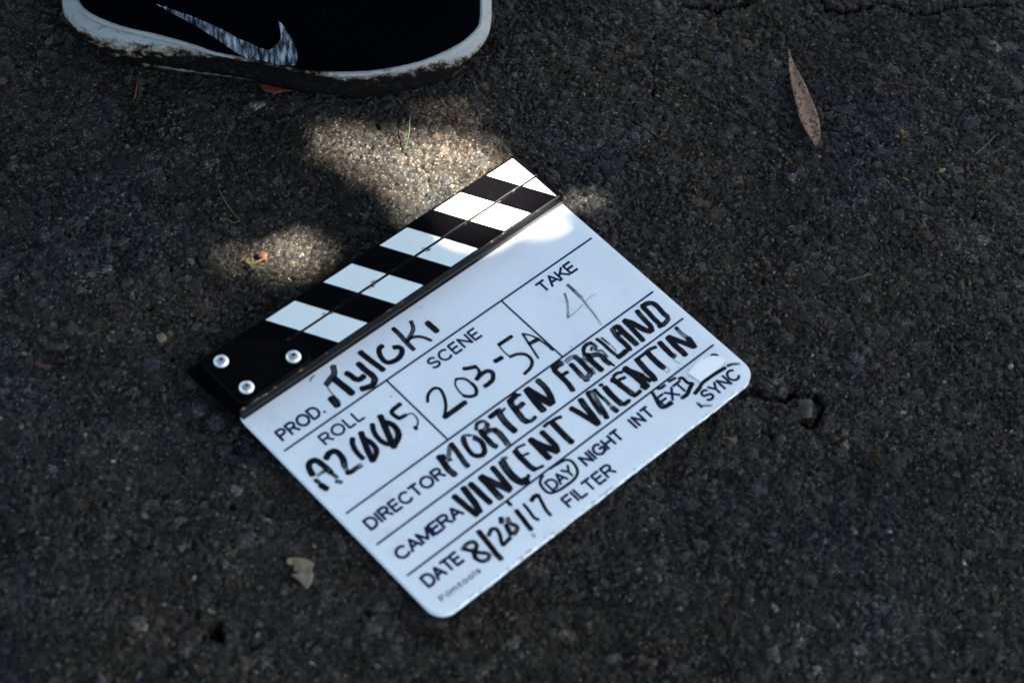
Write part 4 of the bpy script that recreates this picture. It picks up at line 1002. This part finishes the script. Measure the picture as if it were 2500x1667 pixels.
inner = simple('insole_dark', (.01, .01, .012), 0.9, 0.1)
ins = []
for i in range(n):
    c, s = ctr(base[i]); ins.append(sh((*(c + (base[i, :2] - c) * 0.9), base[i, 2] + 4)))
mesh_obj('insole', ins, [tuple(range(n))], inner, shoe)
# curved side mark printed on the knit: laid on along one fixed direction
SWO = [(-58.64, 28.44), (-51.57, 24.23), (-44.48, 20.25), (-37.37, 16.59), (-30.23, 12.45), (-23.11, 7.84), (-15.98, 3.08), (-8.84, -2.03), (-1.68, -6.81), (5.53, -10.14), (12.84, -12.48), (19.95, -13.56), (27.86, -14.42), (35.82, -14.79), (38.24, -13.06), (38.5, -7.5), (36.92, -0.39), (33.08, 6.74), (29.26, 13.07), (25.22, 17.19)]
SWI = [(-58.64, 28.44), (-51.51, 26.38), (-44.39, 23.47), (-37.24, 21.29), (-30.06, 18.37), (-22.91, 15.08), (-15.75, 11.78), (-8.59, 8.13), (-1.41, 4.08), (5.8, 1.13), (13.02, -2.16), (18.82, -4.03), (20.18, -3.43), (22.6, -1.48), (25.86, 2.04), (27.36, 6.0), (26.83, 10.71), (25.22, 17.19)]
bpy.context.view_layer.update()
bv = BVHTree.FromPolygons([Vector(v) for v in V], F)
def res2(P, n_):
    Q = np.array(smooth_line(P, 0.7)); d = np.concatenate([[0], np.cumsum(np.linalg.norm(np.diff(Q, axis=0), axis=1))])
    s = np.linspace(0, d[-1], n_); return np.stack([np.interp(s, d, Q[:, k]) for k in range(2)], 1)
so_, si_ = res2(SWO, 90), res2(SWI, 90)
AX = ((0.97708, 0.21286, -0.0), (-0.15336, 0.70396, 0.69348), (-0.22898, 0.25157, 0.035), (-0.14761, 0.67759, -0.72047))      # plane axes (world) and origin of the side view in which the mark's outline is given, and its direction
e1, e2, o0, dr = [Vector(a) for a in AX]
V2, F2, uvs = [], [], []
W_ = 12
okv = True
for i in range(90):
    for k in range(W_ + 1):
        q = so_[i] * (1 - k / W_) + si_[i] * (k / W_)
        wpt = o0 + e1 * (q[0] / 1000) + e2 * (q[1] / 1000)
        lp = wpt - Vector((SH[0] / 1000, SH[1] / 1000, 0))
        hit = bv.ray_cast(lp - dr * 0.25, dr)
        h = hit[0] if hit[0] is not None else lp
        V2.append(tuple(h - dr * 0.0007)); uvs.append((q[0], q[1]))
for i in range(89):
    for k in range(W_): F2.append((i * (W_ + 1) + k, i * (W_ + 1) + k + 1, (i + 1) * (W_ + 1) + k + 1, (i + 1) * (W_ + 1) + k))
m, t, p, out = nt('speckled_mark')
uvn = N(t, 'ShaderNodeUVMap', uv_map='UVMap')
mp = N(t, 'ShaderNodeMapping'); mp.inputs['Scale'].default_value = (0.9, 1.6, 1); mp.inputs['Rotation'].default_value = (0, 0, -0.5); L(t, uvn.outputs[0], mp.inputs['Vector'])
n1 = N(t, 'ShaderNodeTexNoise', i_Scale=1.4, i_Detail=2.0, i_Roughness=0.8); L(t, mp.outputs[0], n1.inputs['Vector'])
mp2 = N(t, 'ShaderNodeMapping'); mp2.inputs['Scale'].default_value = (0.30, 0.09, 1); mp2.inputs['Rotation'].default_value = (0, 0, 0.30); L(t, uvn.outputs[0], mp2.inputs['Vector'])
n2 = N(t, 'ShaderNodeTexNoise', i_Scale=1.0, i_Detail=1.0, noise_dimensions='2D'); L(t, mp2.outputs[0], n2.inputs['Vector'])
s = math_n(t, 'ADD', math_n(t, 'MULTIPLY', n1.outputs[0], 1.0), math_n(t, 'MULTIPLY', math_n(t, 'SUBTRACT', n2.outputs[0], 0.5), 0.7))
L(t, ramp(t, s, [(0.45, (.002, .003, .006)), (0.54, (.06, .085, .11)), (0.66, (.26, .30, .33))]), p.inputs['Base Color'])
p.inputs['Roughness'].default_value = 0.7; p.inputs['Specular IOR Level'].default_value = 0.1
mark = mesh_obj('curved_mark', V2, F2, m, shoe)
uvl = mark.data.uv_layers.new(name='UVMap')
li = np.empty(len(mark.data.loops), np.int32); mark.data.loops.foreach_get('vertex_index', li)
uvl.data.foreach_set('uv', np.array(uvs, np.float32)[li].reshape(-1))
mark['label'] = 'white and black speckled curved tick printed on the knit'

# ------------------------------------------------------------------ leaf litter, grass and loose stones on the asphalt
def plant_mat(name, c1, c2, rough=0.6, scale=300.0, dark=None, stretch=None):
    m, t, p, out = nt(name)
    tc = N(t, 'ShaderNodeTexCoord'); src = tc.outputs['Object']
    if stretch:
        mp = N(t, 'ShaderNodeMapping'); mp.inputs['Rotation'].default_value = (0, 0, stretch); mp.inputs['Scale'].default_value = (1, 1, 1)
        mp2 = N(t, 'ShaderNodeMapping'); mp2.inputs['Scale'].default_value = (4.5, 0.7, 1)
        L(t, src, mp.inputs['Vector']); L(t, mp.outputs[0], mp2.inputs['Vector']); src = mp2.outputs[0]
    n1 = N(t, 'ShaderNodeTexNoise', i_Scale=scale, i_Detail=5.0, i_Roughness=0.7); L(t, src, n1.inputs['Vector'])
    c = ramp(t, n1.outputs[0], [(0.35, c1), (0.65, c2)])
    if dark:
        n2 = N(t, 'ShaderNodeTexNoise', i_Scale=scale * 1.3, i_Detail=3.0); L(t, tc.outputs['Object'], n2.inputs['Vector'])
        c = mixc(t, ramp(t, n2.outputs[0], [(0.40, (1, 1, 1)), (0.48, (0, 0, 0))]), c, dark)
    L(t, c, p.inputs['Base Color']); p.inputs['Roughness'].default_value = rough; p.inputs['Specular IOR Level'].default_value = 0.25
    return m
GREEN = plant_mat('grass_green', (.006, .020, .005), (.014, .04, .009))
YGREEN = plant_mat('yellow_green', (.09, .12, .008), (.16, .19, .02))
STRAW = plant_mat('dry_straw', (.09, .065, .03), (.17, .125, .06))
BROWN = plant_mat('dead_brown', (.035, .018, .009), (.08, .038, .018))
RUST = plant_mat('rust_leaf', (.06, .012, .006), (.12, .03, .012))
ORANGE = plant_mat('orange_stalk', (.09, .032, .012), (.14, .055, .02))
PALE = plant_mat('pale_leaf', (.11, .085, .05), (.19, .155, .10), scale=180.0)
VIOLET = plant_mat('violet_petal', (.03, .006, .06), (.07, .018, .12))
EUC = plant_mat('dry_eucalyptus', (.13, .064, .032), (.27, .155, .088), scale=260.0, dark=(.035, .025, .02), stretch=0.22)
CRUMBM = plant_mat('bark', (.03, .017, .009), (.11, .07, .03), scale=400.0)
def blade(name, pts, width, mat, label=None, cat=None, parent=None, lift=0.0012, tip=0.25, arch=0.0, rib=0.0):
    """a ribbon leaf, folded along its midrib, following the ground; pts in mm"""
    Q = smooth_line([(a, b) for a, b in pts], 1.0); n = len(Q)
    o = np.array(Q[0]) if parent is None else np.array(parent['_o'])
    V, F = [], []
    sm = []
    for i in range(n): sm.append(gh(Q[i][0] / 1000, Q[i][1] / 1000))
    sm = np.convolve(np.pad(sm, 4, mode='edge'), np.ones(9) / 9, 'valid')
    for i in range(n):
        f = i / (n - 1)
        a = Q[max(0, i - 1)]; b = Q[min(n - 1, i + 1)]; tv = (b - a) / (np.linalg.norm(b - a) + 1e-9); nv = np.array([-tv[1], tv[0]])
        w = width / 2 * (tip + (1 - tip) * math.sin(math.pi * min(1, max(0.0, f * 0.94 + .03))) ** 0.7)
        z = sm[i] + lift + arch * math.sin(math.pi * f)
        for k, dz in ((-1, w * 0.25), (0, 0), (1, w * 0.25)):
            q = Q[i] + nv * w * k - o
            V.append((q[0] / 1000, q[1] / 1000, z + dz / 1000))
    for i in range(n - 1):
        for k in range(2): a = i * 3 + k; F.append((a, a + 1, a + 4, a + 3))
    ob = mesh_obj(name, V, F, mat, parent, smooth=True)
    ob.modifiers.new('thickness', 'SOLIDIFY').thickness = 0.00018
    if parent is None:
        ob.location = (o[0] / 1000, o[1] / 1000, 0)
    if label: tag(ob, label, cat)
    return ob
def flake(name, poly, mat, label=None, cat=None, curl=0.5, lift=0.0016, thick=0.0003, seed=0):
    """a flat scrap with its own outline (mm), slightly cupped"""
    r = random.Random(seed)
    P = [np.array(p_[:2], float) for p_ in poly]; c = sum(P) / len(P)
    V, F = [], []; K_ = 5; n = len(P)
    R0 = max(np.linalg.norm(p_ - c) for p_ in P)
    zb = gh(c[0] / 1000, c[1] / 1000) + lift
    V.append((0, 0, zb))
    for k in range(1, K_ + 1):
        for q in P:
            d = (q - c) * k / K_
            V.append((d[0] / 1000, d[1] / 1000, zb + (curl * (np.linalg.norm(d) / R0) ** 2 + 0.25 * curl * math.sin(d[0] * .9 + seed) + r.uniform(-.05, .05)) / 1000))
    for i in range(n): F.append((0, 1 + i, 1 + (i + 1) % n))
    for k in range(K_ - 1):
        for i in range(n):
            j = (i + 1) % n; a = 1 + k * n; b = a + n
            F.append((a + i, b + i, b + j, a + j))
    ob = mesh_obj(name, V, F, mat, None, smooth=True); ob.location = (c[0] / 1000, c[1] / 1000, 0)
    ob.modifiers.new('thickness', 'SOLIDIFY').thickness = thick
    if label: tag(ob, label, cat)
    return ob
def pebble(c, r3, mat, label, cat='pebble', seed=0, sink=0.4, name='pebble'):
    bm = bmesh.new(); bmesh.ops.create_icosphere(bm, subdivisions=3, radius=1.0)
    rr = random.Random(seed); dirs = [Vector((rr.gauss(0, 1), rr.gauss(0, 1), rr.gauss(0, 1))).normalized() for _ in range(9)]
    cut = [rr.uniform(*((0.45, 0.75) if name == 'loose_stone' else (0.62, 0.9))) for _ in dirs]
    for v in bm.verts:
        for d, c_ in zip(dirs, cut):
            k = v.co.dot(d)
            if k > c_: v.co -= d * (k - c_) * 0.85
        v.co *= 1 + rr.uniform(-.02, .02)
        v.co = Vector((v.co.x * r3[0], v.co.y * r3[1], v.co.z * r3[2])) / 1000
    me = bpy.data.meshes.new(name); bm.to_mesh(me); bm.free(); me.materials.append(mat)
    me.polygons.foreach_set('use_smooth', [True] * len(me.polygons))
    ob = link(bpy.data.objects.new(name, me)); ob.location = (c[0] / 1000, c[1] / 1000, (c[2] if len(c) > 2 else gh(c[0] / 1000, c[1] / 1000)) + r3[2] / 1000 * (1 - sink) * .6)
    tag(ob, label, cat); return ob
# long narrow dry leaf, top right
mid = [(161.9, 361.0), (163.2, 353.0), (166.0, 341.0), (170.4, 327.0), (174.6, 313.0), (178.4, 299.0), (181.5, 287.5), (184.2, 277.5), (185.7, 268.3)]
wid = [0.5, 2.0, 6.4, 10.4, 12.8, 14.2, 13.2, 8.4, 0.5]
Q = smooth_line([(a, b, w) for (a, b), w in zip(mid, wid)], 1.2)
V, F = [], []; o = np.array(mid[4])
zs_ = [gh(q[0] / 1000, q[1] / 1000) for q in Q]; zb = max(zs_)
for i, q in enumerate(Q):
    a = Q[max(0, i - 1)][:2]; b = Q[min(len(Q) - 1, i + 1)][:2]; tv = (b - a) / np.linalg.norm(b - a); nv = np.array([-tv[1], tv[0]])
    f = i / (len(Q) - 1)
    for k in range(7):
        s = k / 3 - 1
        c = q[:2] + nv * q[2] / 2 * s - o
        z = zb + 0.0008 + 0.0010 * s * s * (q[2] / 12) + 0.0012 * (1 - math.sin(math.pi * f)) + 0.0003 * math.sin(f * 19 + s * 2)
        V.append((c[0] / 1000, c[1] / 1000, z))
for i in range(len(Q) - 1):
    for k in range(6): a = i * 7 + k; F.append((a, a + 1, a + 8, a + 7))
ob = mesh_obj('dry_leaf', V, F, EUC, None, smooth=True); ob.location = (o[0] / 1000, o[1] / 1000, 0)
vn = blade('midrib', mid, 0.7, RUST, parent=None, tip=.5)
vn.parent = ob; vn.location = (0, 0, 0)
for v_, q_ in zip(vn.data.vertices, [q_ for q_ in smooth_line(mid, 1.0) for _ in range(3)]):
    v_.co.x += (mid[0][0] - o[0]) / 1000; v_.co.y += (mid[0][1] - o[1]) / 1000
    f_ = min(range(len(Q)), key=lambda i_: abs(Q[i_][0] - q_[0]) + abs(Q[i_][1] - q_[1])); v_.co.z = V[f_ * 7 + 3][2] + 0.00012
ob.modifiers.new('thickness', 'SOLIDIFY').thickness = 0.0004
tag(ob, 'long narrow pinkish brown dry leaf lying alone on the dark asphalt', 'leaf')
blade('grass_shoot', [(-119.2, 248.5), (-114.0, 246.6), (-108.5, 242.4), (-105.8, 238.8), (-104.9, 228.9), (-103.9, 220.9), (-104.0, 212.7), (-104.4, 206.9)], 1.2, GREEN, 'bent green grass blade rising from the sunlit patch below the shoe', 'grass', arch=0.006)
tw = empty('bent_straw', (-0.224, 0.1465, 0)); tw['_o'] = (-224.0, 146.5)
tag(tw, 'thin bent straw coloured stem lying left of the clapperboard', 'stem')
blade('stalk', [(-224.0, 146.5), (-217.0, 136.6), (-210.3, 128.7), (-205.4, 124.4)], 0.6, STRAW, parent=tw, tip=.8)
blade('stalk', [(-218.7, 122.7), (-213.2, 122.9), (-208.8, 121.4), (-205.3, 123.8)], 0.6, STRAW, parent=tw, tip=.8)
sp = empty('grass_sprig', (-0.294, 0.1054, 0)); sp['_o'] = (-294.3, 105.4)
tag(sp, 'dark green sprig of curled grass blades far left of the striped sticks', 'grass')
for pts in ([(-308.4, 110.3), (-300.6, 107.4), (-294.3, 105.4), (-291.1, 109.3)], [(-294.3, 105.4), (-291.1, 103), (-293.1, 100.3), (-291.5, 95.3), (-291.7, 87.7), (-294.5, 85.6)], [(-291.7, 111.9), (-287.1, 110.1), (-282.9, 109.8), (-279.5, 111.6)], [(-291, 101), (-286, 104), (-283, 108)]):
    blade('blade', pts, 1.0, GREEN, parent=sp, arch=0.002)
flake('grass_scrap', [(-269.6, 113.5), (-268.2, 113.2), (-267.4, 110), (-267.6, 107), (-268.8, 107.2), (-269.9, 110)], GREEN, 'tiny upright green scrap right of the curled grass sprig', 'grass scrap', seed=2)
cr = empty('leaf_crumb', (-0.188, 0.094, 0))
tag(cr, 'curled brown leaf crumb in the small sunlit patch left of the sticks', 'leaf crumb')
def crumb_bit(c, r3, seed, mat):
    o_ = pebble((*c,), r3, mat, None, None, seed=seed, name='bark_bit'); o_.parent = cr; o_.location = Vector(o_.location) - Vector((-0.188, 0.094, 0)); return o_
crumb_bit((-193.6, 91.0), (2.6, 2.6, 1.6), 1, CRUMBM); crumb_bit((-190.8, 91.8), (1.6, 1.4, 1.5), 2, CRUMBM); crumb_bit((-184.5, 97.2), (3.8, 3.2, 1.8), 3, BROWN); crumb_bit((-182.3, 95.0), (1.8, 2.0, 1.5), 4, BROWN)
blade('orange_twig', [(-188.4, 86.9), (-185.9, 90.1), (-181.9, 93.6)], 1.4, ORANGE, 'short orange twig beside the brown leaf crumb', 'stalk', lift=0.003, tip=.7)
flake('small_leaf', [(-191.5, 88.4), (-190.6, 89.2), (-189.2, 88.4), (-188.0, 86.6), (-187.2, 84.4), (-187.7, 81.8), (-189.4, 83.2), (-190.8, 85.2), (-191.6, 87.0)], plant_mat('fresh_green', (.03, .055, .018), (.055, .09, .03)), 'small fresh green leaf tip touching the brown leaf crumb', 'leaf', lift=0.0035, seed=5)
flake('torn_leaf', [(-121.6, -129.8), (-119.3, -129.2), (-115.0, -129.4), (-111.5, -130.2), (-108.4, -131.8), (-108.8, -134), (-109.2, -136.9), (-107.4, -139.6), (-108.0, -144), (-108.8, -148.7), (-110.0, -150), (-114.4, -145.8), (-118, -143.2), (-121.6, -141.4), (-117.0, -141.2), (-114.2, -141.6), (-113.6, -139.2), (-115.2, -136.0), (-117.0, -136.2), (-118.8, -138.6), (-119.8, -138.2), (-120.6, -135.0)], PALE, 'pale torn leaf flake on the asphalt below the left edge of the board', 'leaf', curl=1.2, lift=0.0012, seed=3)
flake('yellow_flake', [(-125, -131.4), (-123.4, -130.4), (-121.4, -130.2), (-120.8, -134.6), (-123.0, -135.4), (-124.8, -134.4)], plant_mat('ochre', (.18, .13, .06), (.28, .20, .10)), 'ochre flake touching the pale torn leaf', 'leaf flake', lift=0.0016, seed=4)
rl = flake('red_leaf', [(-219.0, 247.8), (-212.0, 248.4), (-209.1, 251.0), (-201.5, 252.0), (-190.6, 251.0), (-183, 249.5), (-190, 246.6), (-199.2, 243.9), (-202.9, 241.4), (-211.1, 242.0), (-214, 244.8)], RUST, 'rusty red dead leaf tucked under the edge of the shoe sole', 'leaf', lift=0.0015, curl=1.4, seed=6)
blade('leaf_sliver', [(-300.7, 232.7), (-299.6, 223.0), (-299.6, 214.5)], 1.5, ORANGE, 'thin orange and green leaf sliver below the heel of the shoe', 'leaf sliver')
blade('leaf_sliver', [(-298.6, 231.7), (-296.8, 222.0), (-297.4, 211.3)], 2.0, GREEN, 'dark green sliver beside the orange one below the shoe heel', 'leaf sliver')
flake('brown_fragment', [(-373, 262), (-369, 261), (-367.6, 259), (-370, 256), (-373, 255.4), (-374, 258)], BROWN, 'brown leaf fragment on the asphalt left of the shoe heel', 'leaf fragment', seed=7)
flake('brown_fragment', [(-396, 216), (-392, 217), (-389, 215.6), (-390.6, 211.6), (-394, 210.6), (-397, 213)], BROWN, 'reddish brown leaf fragment at the left edge of the picture', 'leaf fragment', seed=8)
flake('brown_fragment', [(-309.5, -15.8), (-306, -15.6), (-299, -17), (-301, -19), (-306, -18.6), (-309.8, -17.2)], BROWN, 'reddish sliver of leaf on the asphalt left of the hinge end', 'leaf fragment', seed=9)
flake('brown_fragment', [(40.4, 339.4), (43, 341.4), (46.6, 341.2), (48.2, 337.0), (45.0, 334.2), (41.6, 334.4)], BROWN, 'dark rust crumb of leaf between the shoe toe and the long dry leaf', 'leaf fragment', curl=1.5, seed=10)
def petal(c, r_, label, seed):
    pts = [(c[0] + r_ * (1 + .15 * math.sin(a * 3)) * math.cos(a), c[1] + r_ * 0.8 * math.sin(a)) for a in [k * 6.283 / 14 for k in range(14)]]
    pe = empty('fallen_flower', (c[0] / 1000, c[1] / 1000, 0)); tag(pe, label, 'flower')
    fl = flake('petal', pts, VIOLET, curl=1.8, lift=0.0022, seed=seed); fl.parent = pe; fl.location = (0, 0, 0)
    pb = pebble((c[0], c[1]), (r_ * .35, r_ * .35, r_ * .35), CRUMBM, None, None, seed=seed, name='flower_centre'); pb.parent = pe; pb.location = (r_ * .0002, r_ * .0003, pb.location.z + .0024)
petal((174.3, 237.0), 3.1, 'small violet fallen flower below the long dry leaf', 11)
petal((110.0, 339.5), 2.6, 'darker violet fallen flower halfway between shoe toe and dry leaf', 12)
blade('leaf_sliver', [(275.8, 262.6), (278.4, 265.4), (280.4, 267.2)], 2.6, YGREEN, 'bright yellow green leaf sliver, right of the long dry leaf', 'leaf sliver', tip=.5)
blade('leaf_sliver', [(249.2, 253.0), (251.6, 251.9), (253.8, 250.8)], 0.9, YGREEN, 'thin pale green needle left of the bright yellow sliver', 'leaf sliver', tip=.6)
flake('small_leaf', [(298.0, 280.2), (299.6, 281.4), (301.8, 281.2), (303.8, 280.0), (301.8, 278.4), (299.4, 278.4)], GREEN, 'tiny oval green leaf near the right edge of the picture', 'leaf', seed=13)
blade('straw', [(317.8, 307.6), (309.8, 295.0), (302.0, 284.5)], 0.7, STRAW, 'faint thin stem slanting down to the tiny oval leaf', 'stem', tip=.7)
blade('brown_twig', [(245.8, 343.0), (251.7, 342.4), (258.6, 343.4)], 1.2, RUST, 'short red brown twig right of the top of the dry leaf', 'twig', tip=.5)
blade('grass_shoot', [(305.8, 351.3), (311, 354), (316.7, 355.9)], 1.2, GREEN, 'short green grass piece near the top right corner', 'grass')
blade('straw', [(210.1, 148.5), (215.5, 151.9), (220.7, 154.6), (229, 158.5)], 0.6, STRAW, 'thin straw stem on the asphalt right of the clapperboard', 'stem', tip=.8)
blade('grass_shoot', [(198.5, 203.4), (203.2, 201.3), (205.6, 198.0), (207.0, 195.1)], 1.0, GREEN, 'short curled green grass piece below the violet flower', 'grass')
blade('grass_shoot', [(68.4, 182.6), (70.0, 180.4), (71.2, 177.2)], 1.1, GREEN, 'tiny green grass tip just right of the striped stick end', 'grass')
blade('grass_shoot', [(127.5, 28.0), (129.4, 23.9), (132.0, 16.1), (135.9, 7.6)], 1.2, GREEN, 'thin green grass blade beside the lower right corner of the board', 'grass', arch=0.002)
def stone_mat(name, a, b, sc=500.0):
    return plant_mat(name, a, b, rough=0.85, scale=sc)
pebble((186.6, 39.6, -0.0052), (10.5, 9.2, 5.0), stone_mat('lichen_stone', (.014, .014, .011), (.062, .058, .046), 300.0), 'pale grey angular stone sitting in the hole right of the board', 'stone', seed=21, sink=0.2, name='loose_stone')
pebble((-235.6, 17.4), (3.6, 3.4, 2.6), stone_mat('warm_stone', (.08, .062, .04), (.16, .13, .085)), 'small warm beige pebble left of the hinge end of the sticks', seed=22)
# ------------------------------------------------------------------ the tree whose crown shades the place (stands outside the picture, toward the sun)
tree = empty('shade_tree', (3.4, 3.0, 0)); tag(tree, 'broad leafy tree beyond the upper right edge whose crown shades the asphalt', 'tree')
LIT = [[(-170.7, 220.9), (-152.5, 217.4), (-131.0, 211.2), (-107.3, 209.3), (-83.8, 207.9), (-57.5, 207.7), (-30.4, 200.4), (-18.0, 173.0), (-19.8, 163.3), (-39.0, 145.9), (-51.5, 133.2), (-58.8, 124.5), (-65.1, 129.8), (-76.7, 142.9), (-83.2, 154.1), (-95.6, 170.4), (-117.4, 181.2), (-133.9, 193.2), (-150.8, 207.2)], [(-171.9, 102.6), (-161.4, 106.1), (-150.7, 101.0), (-143.6, 92.4), (-152.9, 89.9), (-163.2, 93.2)], [(-231.3, 73.5), (-220.9, 83.2), (-210.6, 93.7), (-198.3, 94.7), (-184.1, 93.1), (-194.2, 88.3), (-209.5, 88.2), (-220.1, 79.1)]]
SOFT = [([(-177.4, 225.4), (-133.8, 228.3), (-90.1, 231.3), (-51.8, 231.1), (-17.9, 218.3), (-30.1, 198.5), (-99.5, 196.2), (-145.1, 208.4), (-166.5, 213.8)], 0.46), ([(-137.6, 251.5), (-97.8, 284.2), (-72.9, 322.9), (-27.2, 323.9), (16.1, 258.7), (9.3, 210.2), (-15.3, 220.8), (-52.0, 233.0), (-105.0, 232.2)], 0.85), ([(-4.1, 199.8), (14.2, 218.9), (38.7, 208.3), (72.2, 154.9), (80.2, 127.4), (67.8, 139.5), (40.0, 163.4), (11.7, 187.7)], 0.42), ([(-46.9, 125.3), (5.3, 175.9), (24.4, 157.4), (-1.5, 134.0), (-35.5, 113.1)], 0.52), ([(-246.9, 75.4), (-230.0, 100.0), (-216.8, 117.0), (-197.8, 106.2), (-175.5, 106.9), (-148.5, 112.2), (-138.0, 99.9), (-137.7, 82.2), (-155.4, 58.0), (-183.7, 63.0), (-210.8, 61.3), (-232.6, 60.6)], 0.16)]
Sx = np.array(SUN)
def near(q, cc):
    d = np.full(len(cc), 9.0)
    for k in range(len(q)):
        ax_, ay_ = q[k]; bx_, by_ = q[(k + 1) % len(q)]
        ex_, ey_ = bx_ - ax_, by_ - ay_
        s_ = np.clip(((cc[:, 0] - ax_) * ex_ + (cc[:, 1] - ay_) * ey_) / (ex_ * ex_ + ey_ * ey_ + 1e-12), 0, 1)
        d = np.minimum(d, np.hypot(cc[:, 0] - ax_ - s_ * ex_, cc[:, 1] - ay_ - s_ * ey_))
    return d
def leaves(n_, reg, zr, size, seed, mode):
    """leaves of the crown: centres chosen by the ground point they shade; none where the sun comes through"""
    r = np.random.default_rng(seed)
    gx = reg[0] + (reg[1] - reg[0]) * r.random(n_); gy = reg[2] + (reg[3] - reg[2]) * r.random(n_)
    z = zr[0] + (zr[1] - zr[0]) * r.random(n_)
    keep = np.ones(n_, bool)
    L_ = size * (0.7 + 0.6 * r.random(n_)); W_ = L_ * (0.42 + 0.12 * r.random(n_))
    th = r.random(n_) * 6.2832; tl = r.normal(0, 0.45, n_); ro = r.normal(0, 0.45, n_)
    # leaf frame
    ax = np.stack([np.cos(th) * np.cos(tl), np.sin(th) * np.cos(tl), np.sin(tl)], 1)
    up = np.stack([np.sin(ro) * -np.sin(th), np.sin(ro) * np.cos(th), np.cos(ro)], 1)
    bx = np.cross(up, ax); bx /= np.linalg.norm(bx, axis=1)[:, None]
    upn = np.cross(ax, bx)
    if mode == 'sun':
        c = np.stack([gx + Sx[0] / Sx[2] * z, gy + Sx[1] / Sx[2] * z, z], 1)
    else: c = np.stack([gx, gy, z], 1)
    prof = [(-0.5, 0.0), (-0.25, 0.38), (0.05, 0.5), (0.32, 0.3), (0.5, 0.0), (0.32, -0.3), (0.05, -0.5), (-0.25, -0.38)]
    pts = []
    for a, b in prof: pts.append(c + ax * (a * L_)[:, None] + bx * (b * W_)[:, None] + upn * (0.12 * W_ * abs(b) * 2)[:, None])
    P = np.stack(pts, 1)                                # n, 8, 3
    pr = P[..., :2] - Sx[:2] / Sx[2] * P[..., 2:3]      # where each rim point throws its shadow
    cc = c[:, :2] - Sx[:2] / Sx[2] * c[:, 2:3]
    rnd = r.random(n_)
    high = zr[1] > 3.2
    for poly, spread, low in zip(LIT, (0.055, 0.035, 0.015), (0.2, 0.2, 0.02)):
        q = [(a / 1000, b / 1000) for a, b in poly]
        hit = inside(q, cc[:, 0], cc[:, 1])
        for k in range(8): hit |= inside(q, pr[:, k, 0], pr[:, k, 1])
        # high leaves, whose shadows blur, stay well off the gap
        dmin = near(q, cc)
        hit |= dmin < (0.42 * L_ + spread if high else low * L_)
        keep &= ~hit
    for poly, kp in SOFT:
        q = [(a / 1000, b / 1000) for a, b in poly]
        hit = inside(q, cc[:, 0], cc[:, 1])
        if high: hit |= near(q, cc) < 0.45 * L_
        keep &= ~(hit & (rnd > ((kp if not high else min(1.0, kp * 1.6)) if zr[0] >= 1.9 else 0.0)))
    return P[keep]
allP = [
    leaves(9500, (-0.75, 0.65, -0.50, 0.85), (1.15, 1.9), 0.055, 1, 'sun'),
    leaves(8500, (-0.75, 0.65, -0.50, 0.85), (1.9, 3.0), 0.075, 2, 'sun'),
    leaves(3800, (-1.1, 1.0, -0.8, 1.2), (3.0, 4.6), 0.11, 3, 'sun'),
    leaves(9000, (-1.6, 6.0, 0.2, 6.5), (2.6, 5.2), 0.19, 4, 'box'),  # box layers: crown widened to hold back sky and darken reflections
    leaves(5000, (-3.6, 4.0, -1.2, 6.0), (3.0, 5.6), 0.24, 5, 'box'),
    leaves(12000, (-6.5, 2.5, -5.5, 5.0), (3.2, 6.2), 0.27, 6, 'box'),  # this layer and the next are leaves added to cut the sky light
    leaves(9000, (-7.5, 2.0, -7.0, 4.0), (2.6, 5.5), 0.29, 8, 'box'),
]
P = np.concatenate(allP); nl = len(P)
me = bpy.data.meshes.new('foliage')
me.vertices.add(nl * 8); me.vertices.foreach_set('co', P.astype(np.float32).reshape(-1) - np.tile(np.array([3.4, 3.0, 0], np.float32), nl * 8))
me.loops.add(nl * 8); me.loops.foreach_set('vertex_index', np.arange(nl * 8, dtype=np.int32))
me.polygons.add(nl); me.polygons.foreach_set('loop_start', np.arange(0, nl * 8, 8, dtype=np.int32)); me.polygons.foreach_set('loop_total', np.full(nl, 8, np.int32))
me.update(calc_edges=True)
me.materials.append(simple('leaf_green', (.022, .04, .012), 0.6, 0.3))
cro = link(bpy.data.objects.new('foliage', me), tree); cro['kind'] = 'stuff'
BARK = plant_mat('tree_bark', (.05, .035, .025), (.12, .09, .06), rough=0.9, scale=20.0)
def limb(name, pts, r0, r1):
    Q = smooth_line([np.array(p_) for p_ in pts], 0.15); n_ = len(Q); V, F = [], []
    for i, q in enumerate(Q):
        f = i / (n_ - 1); rr = r0 + (r1 - r0) * f
        a = Q[max(0, i - 1)]; b = Q[min(n_ - 1, i + 1)]; tv = Vector(b - a).normalized()
        s1 = tv.orthogonal().normalized(); s2 = tv.cross(s1)
        for k in range(10):
            v = Vector(q) + (s1 * math.cos(k * .6283) + s2 * math.sin(k * .6283)) * rr * (1 + .08 * math.sin(k * 2.1 + i))
            V.append((v.x - 3.4, v.y - 3.0, v.z))
    for i in range(n_ - 1):
        for k in range(10): F.append((i * 10 + k, i * 10 + (k + 1) % 10, (i + 1) * 10 + (k + 1) % 10, (i + 1) * 10 + k))
    return mesh_obj(name, V, F, BARK, tree, smooth=True)
limb('trunk', [(3.4, 3.0, -0.1), (3.45, 2.95, 1.2), (3.3, 3.0, 2.4), (3.2, 2.9, 3.6)], 0.24, 0.12)
for pts in ([(3.35, 3.0, 2.2), (2.4, 2.0, 2.9), (1.9, 1.2, 3.1)], [(3.3, 3.0, 2.5), (2.6, 3.8, 3.4), (1.2, 4.6, 3.9)], [(3.3, 3.0, 2.6), (4.2, 3.2, 3.4), (5.2, 3.9, 4.2)], [(3.2, 2.9, 3.4), (2.2, 2.4, 4.2), (0.6, 2.4, 4.6)]):
    limb('limb', pts, 0.09, 0.025)
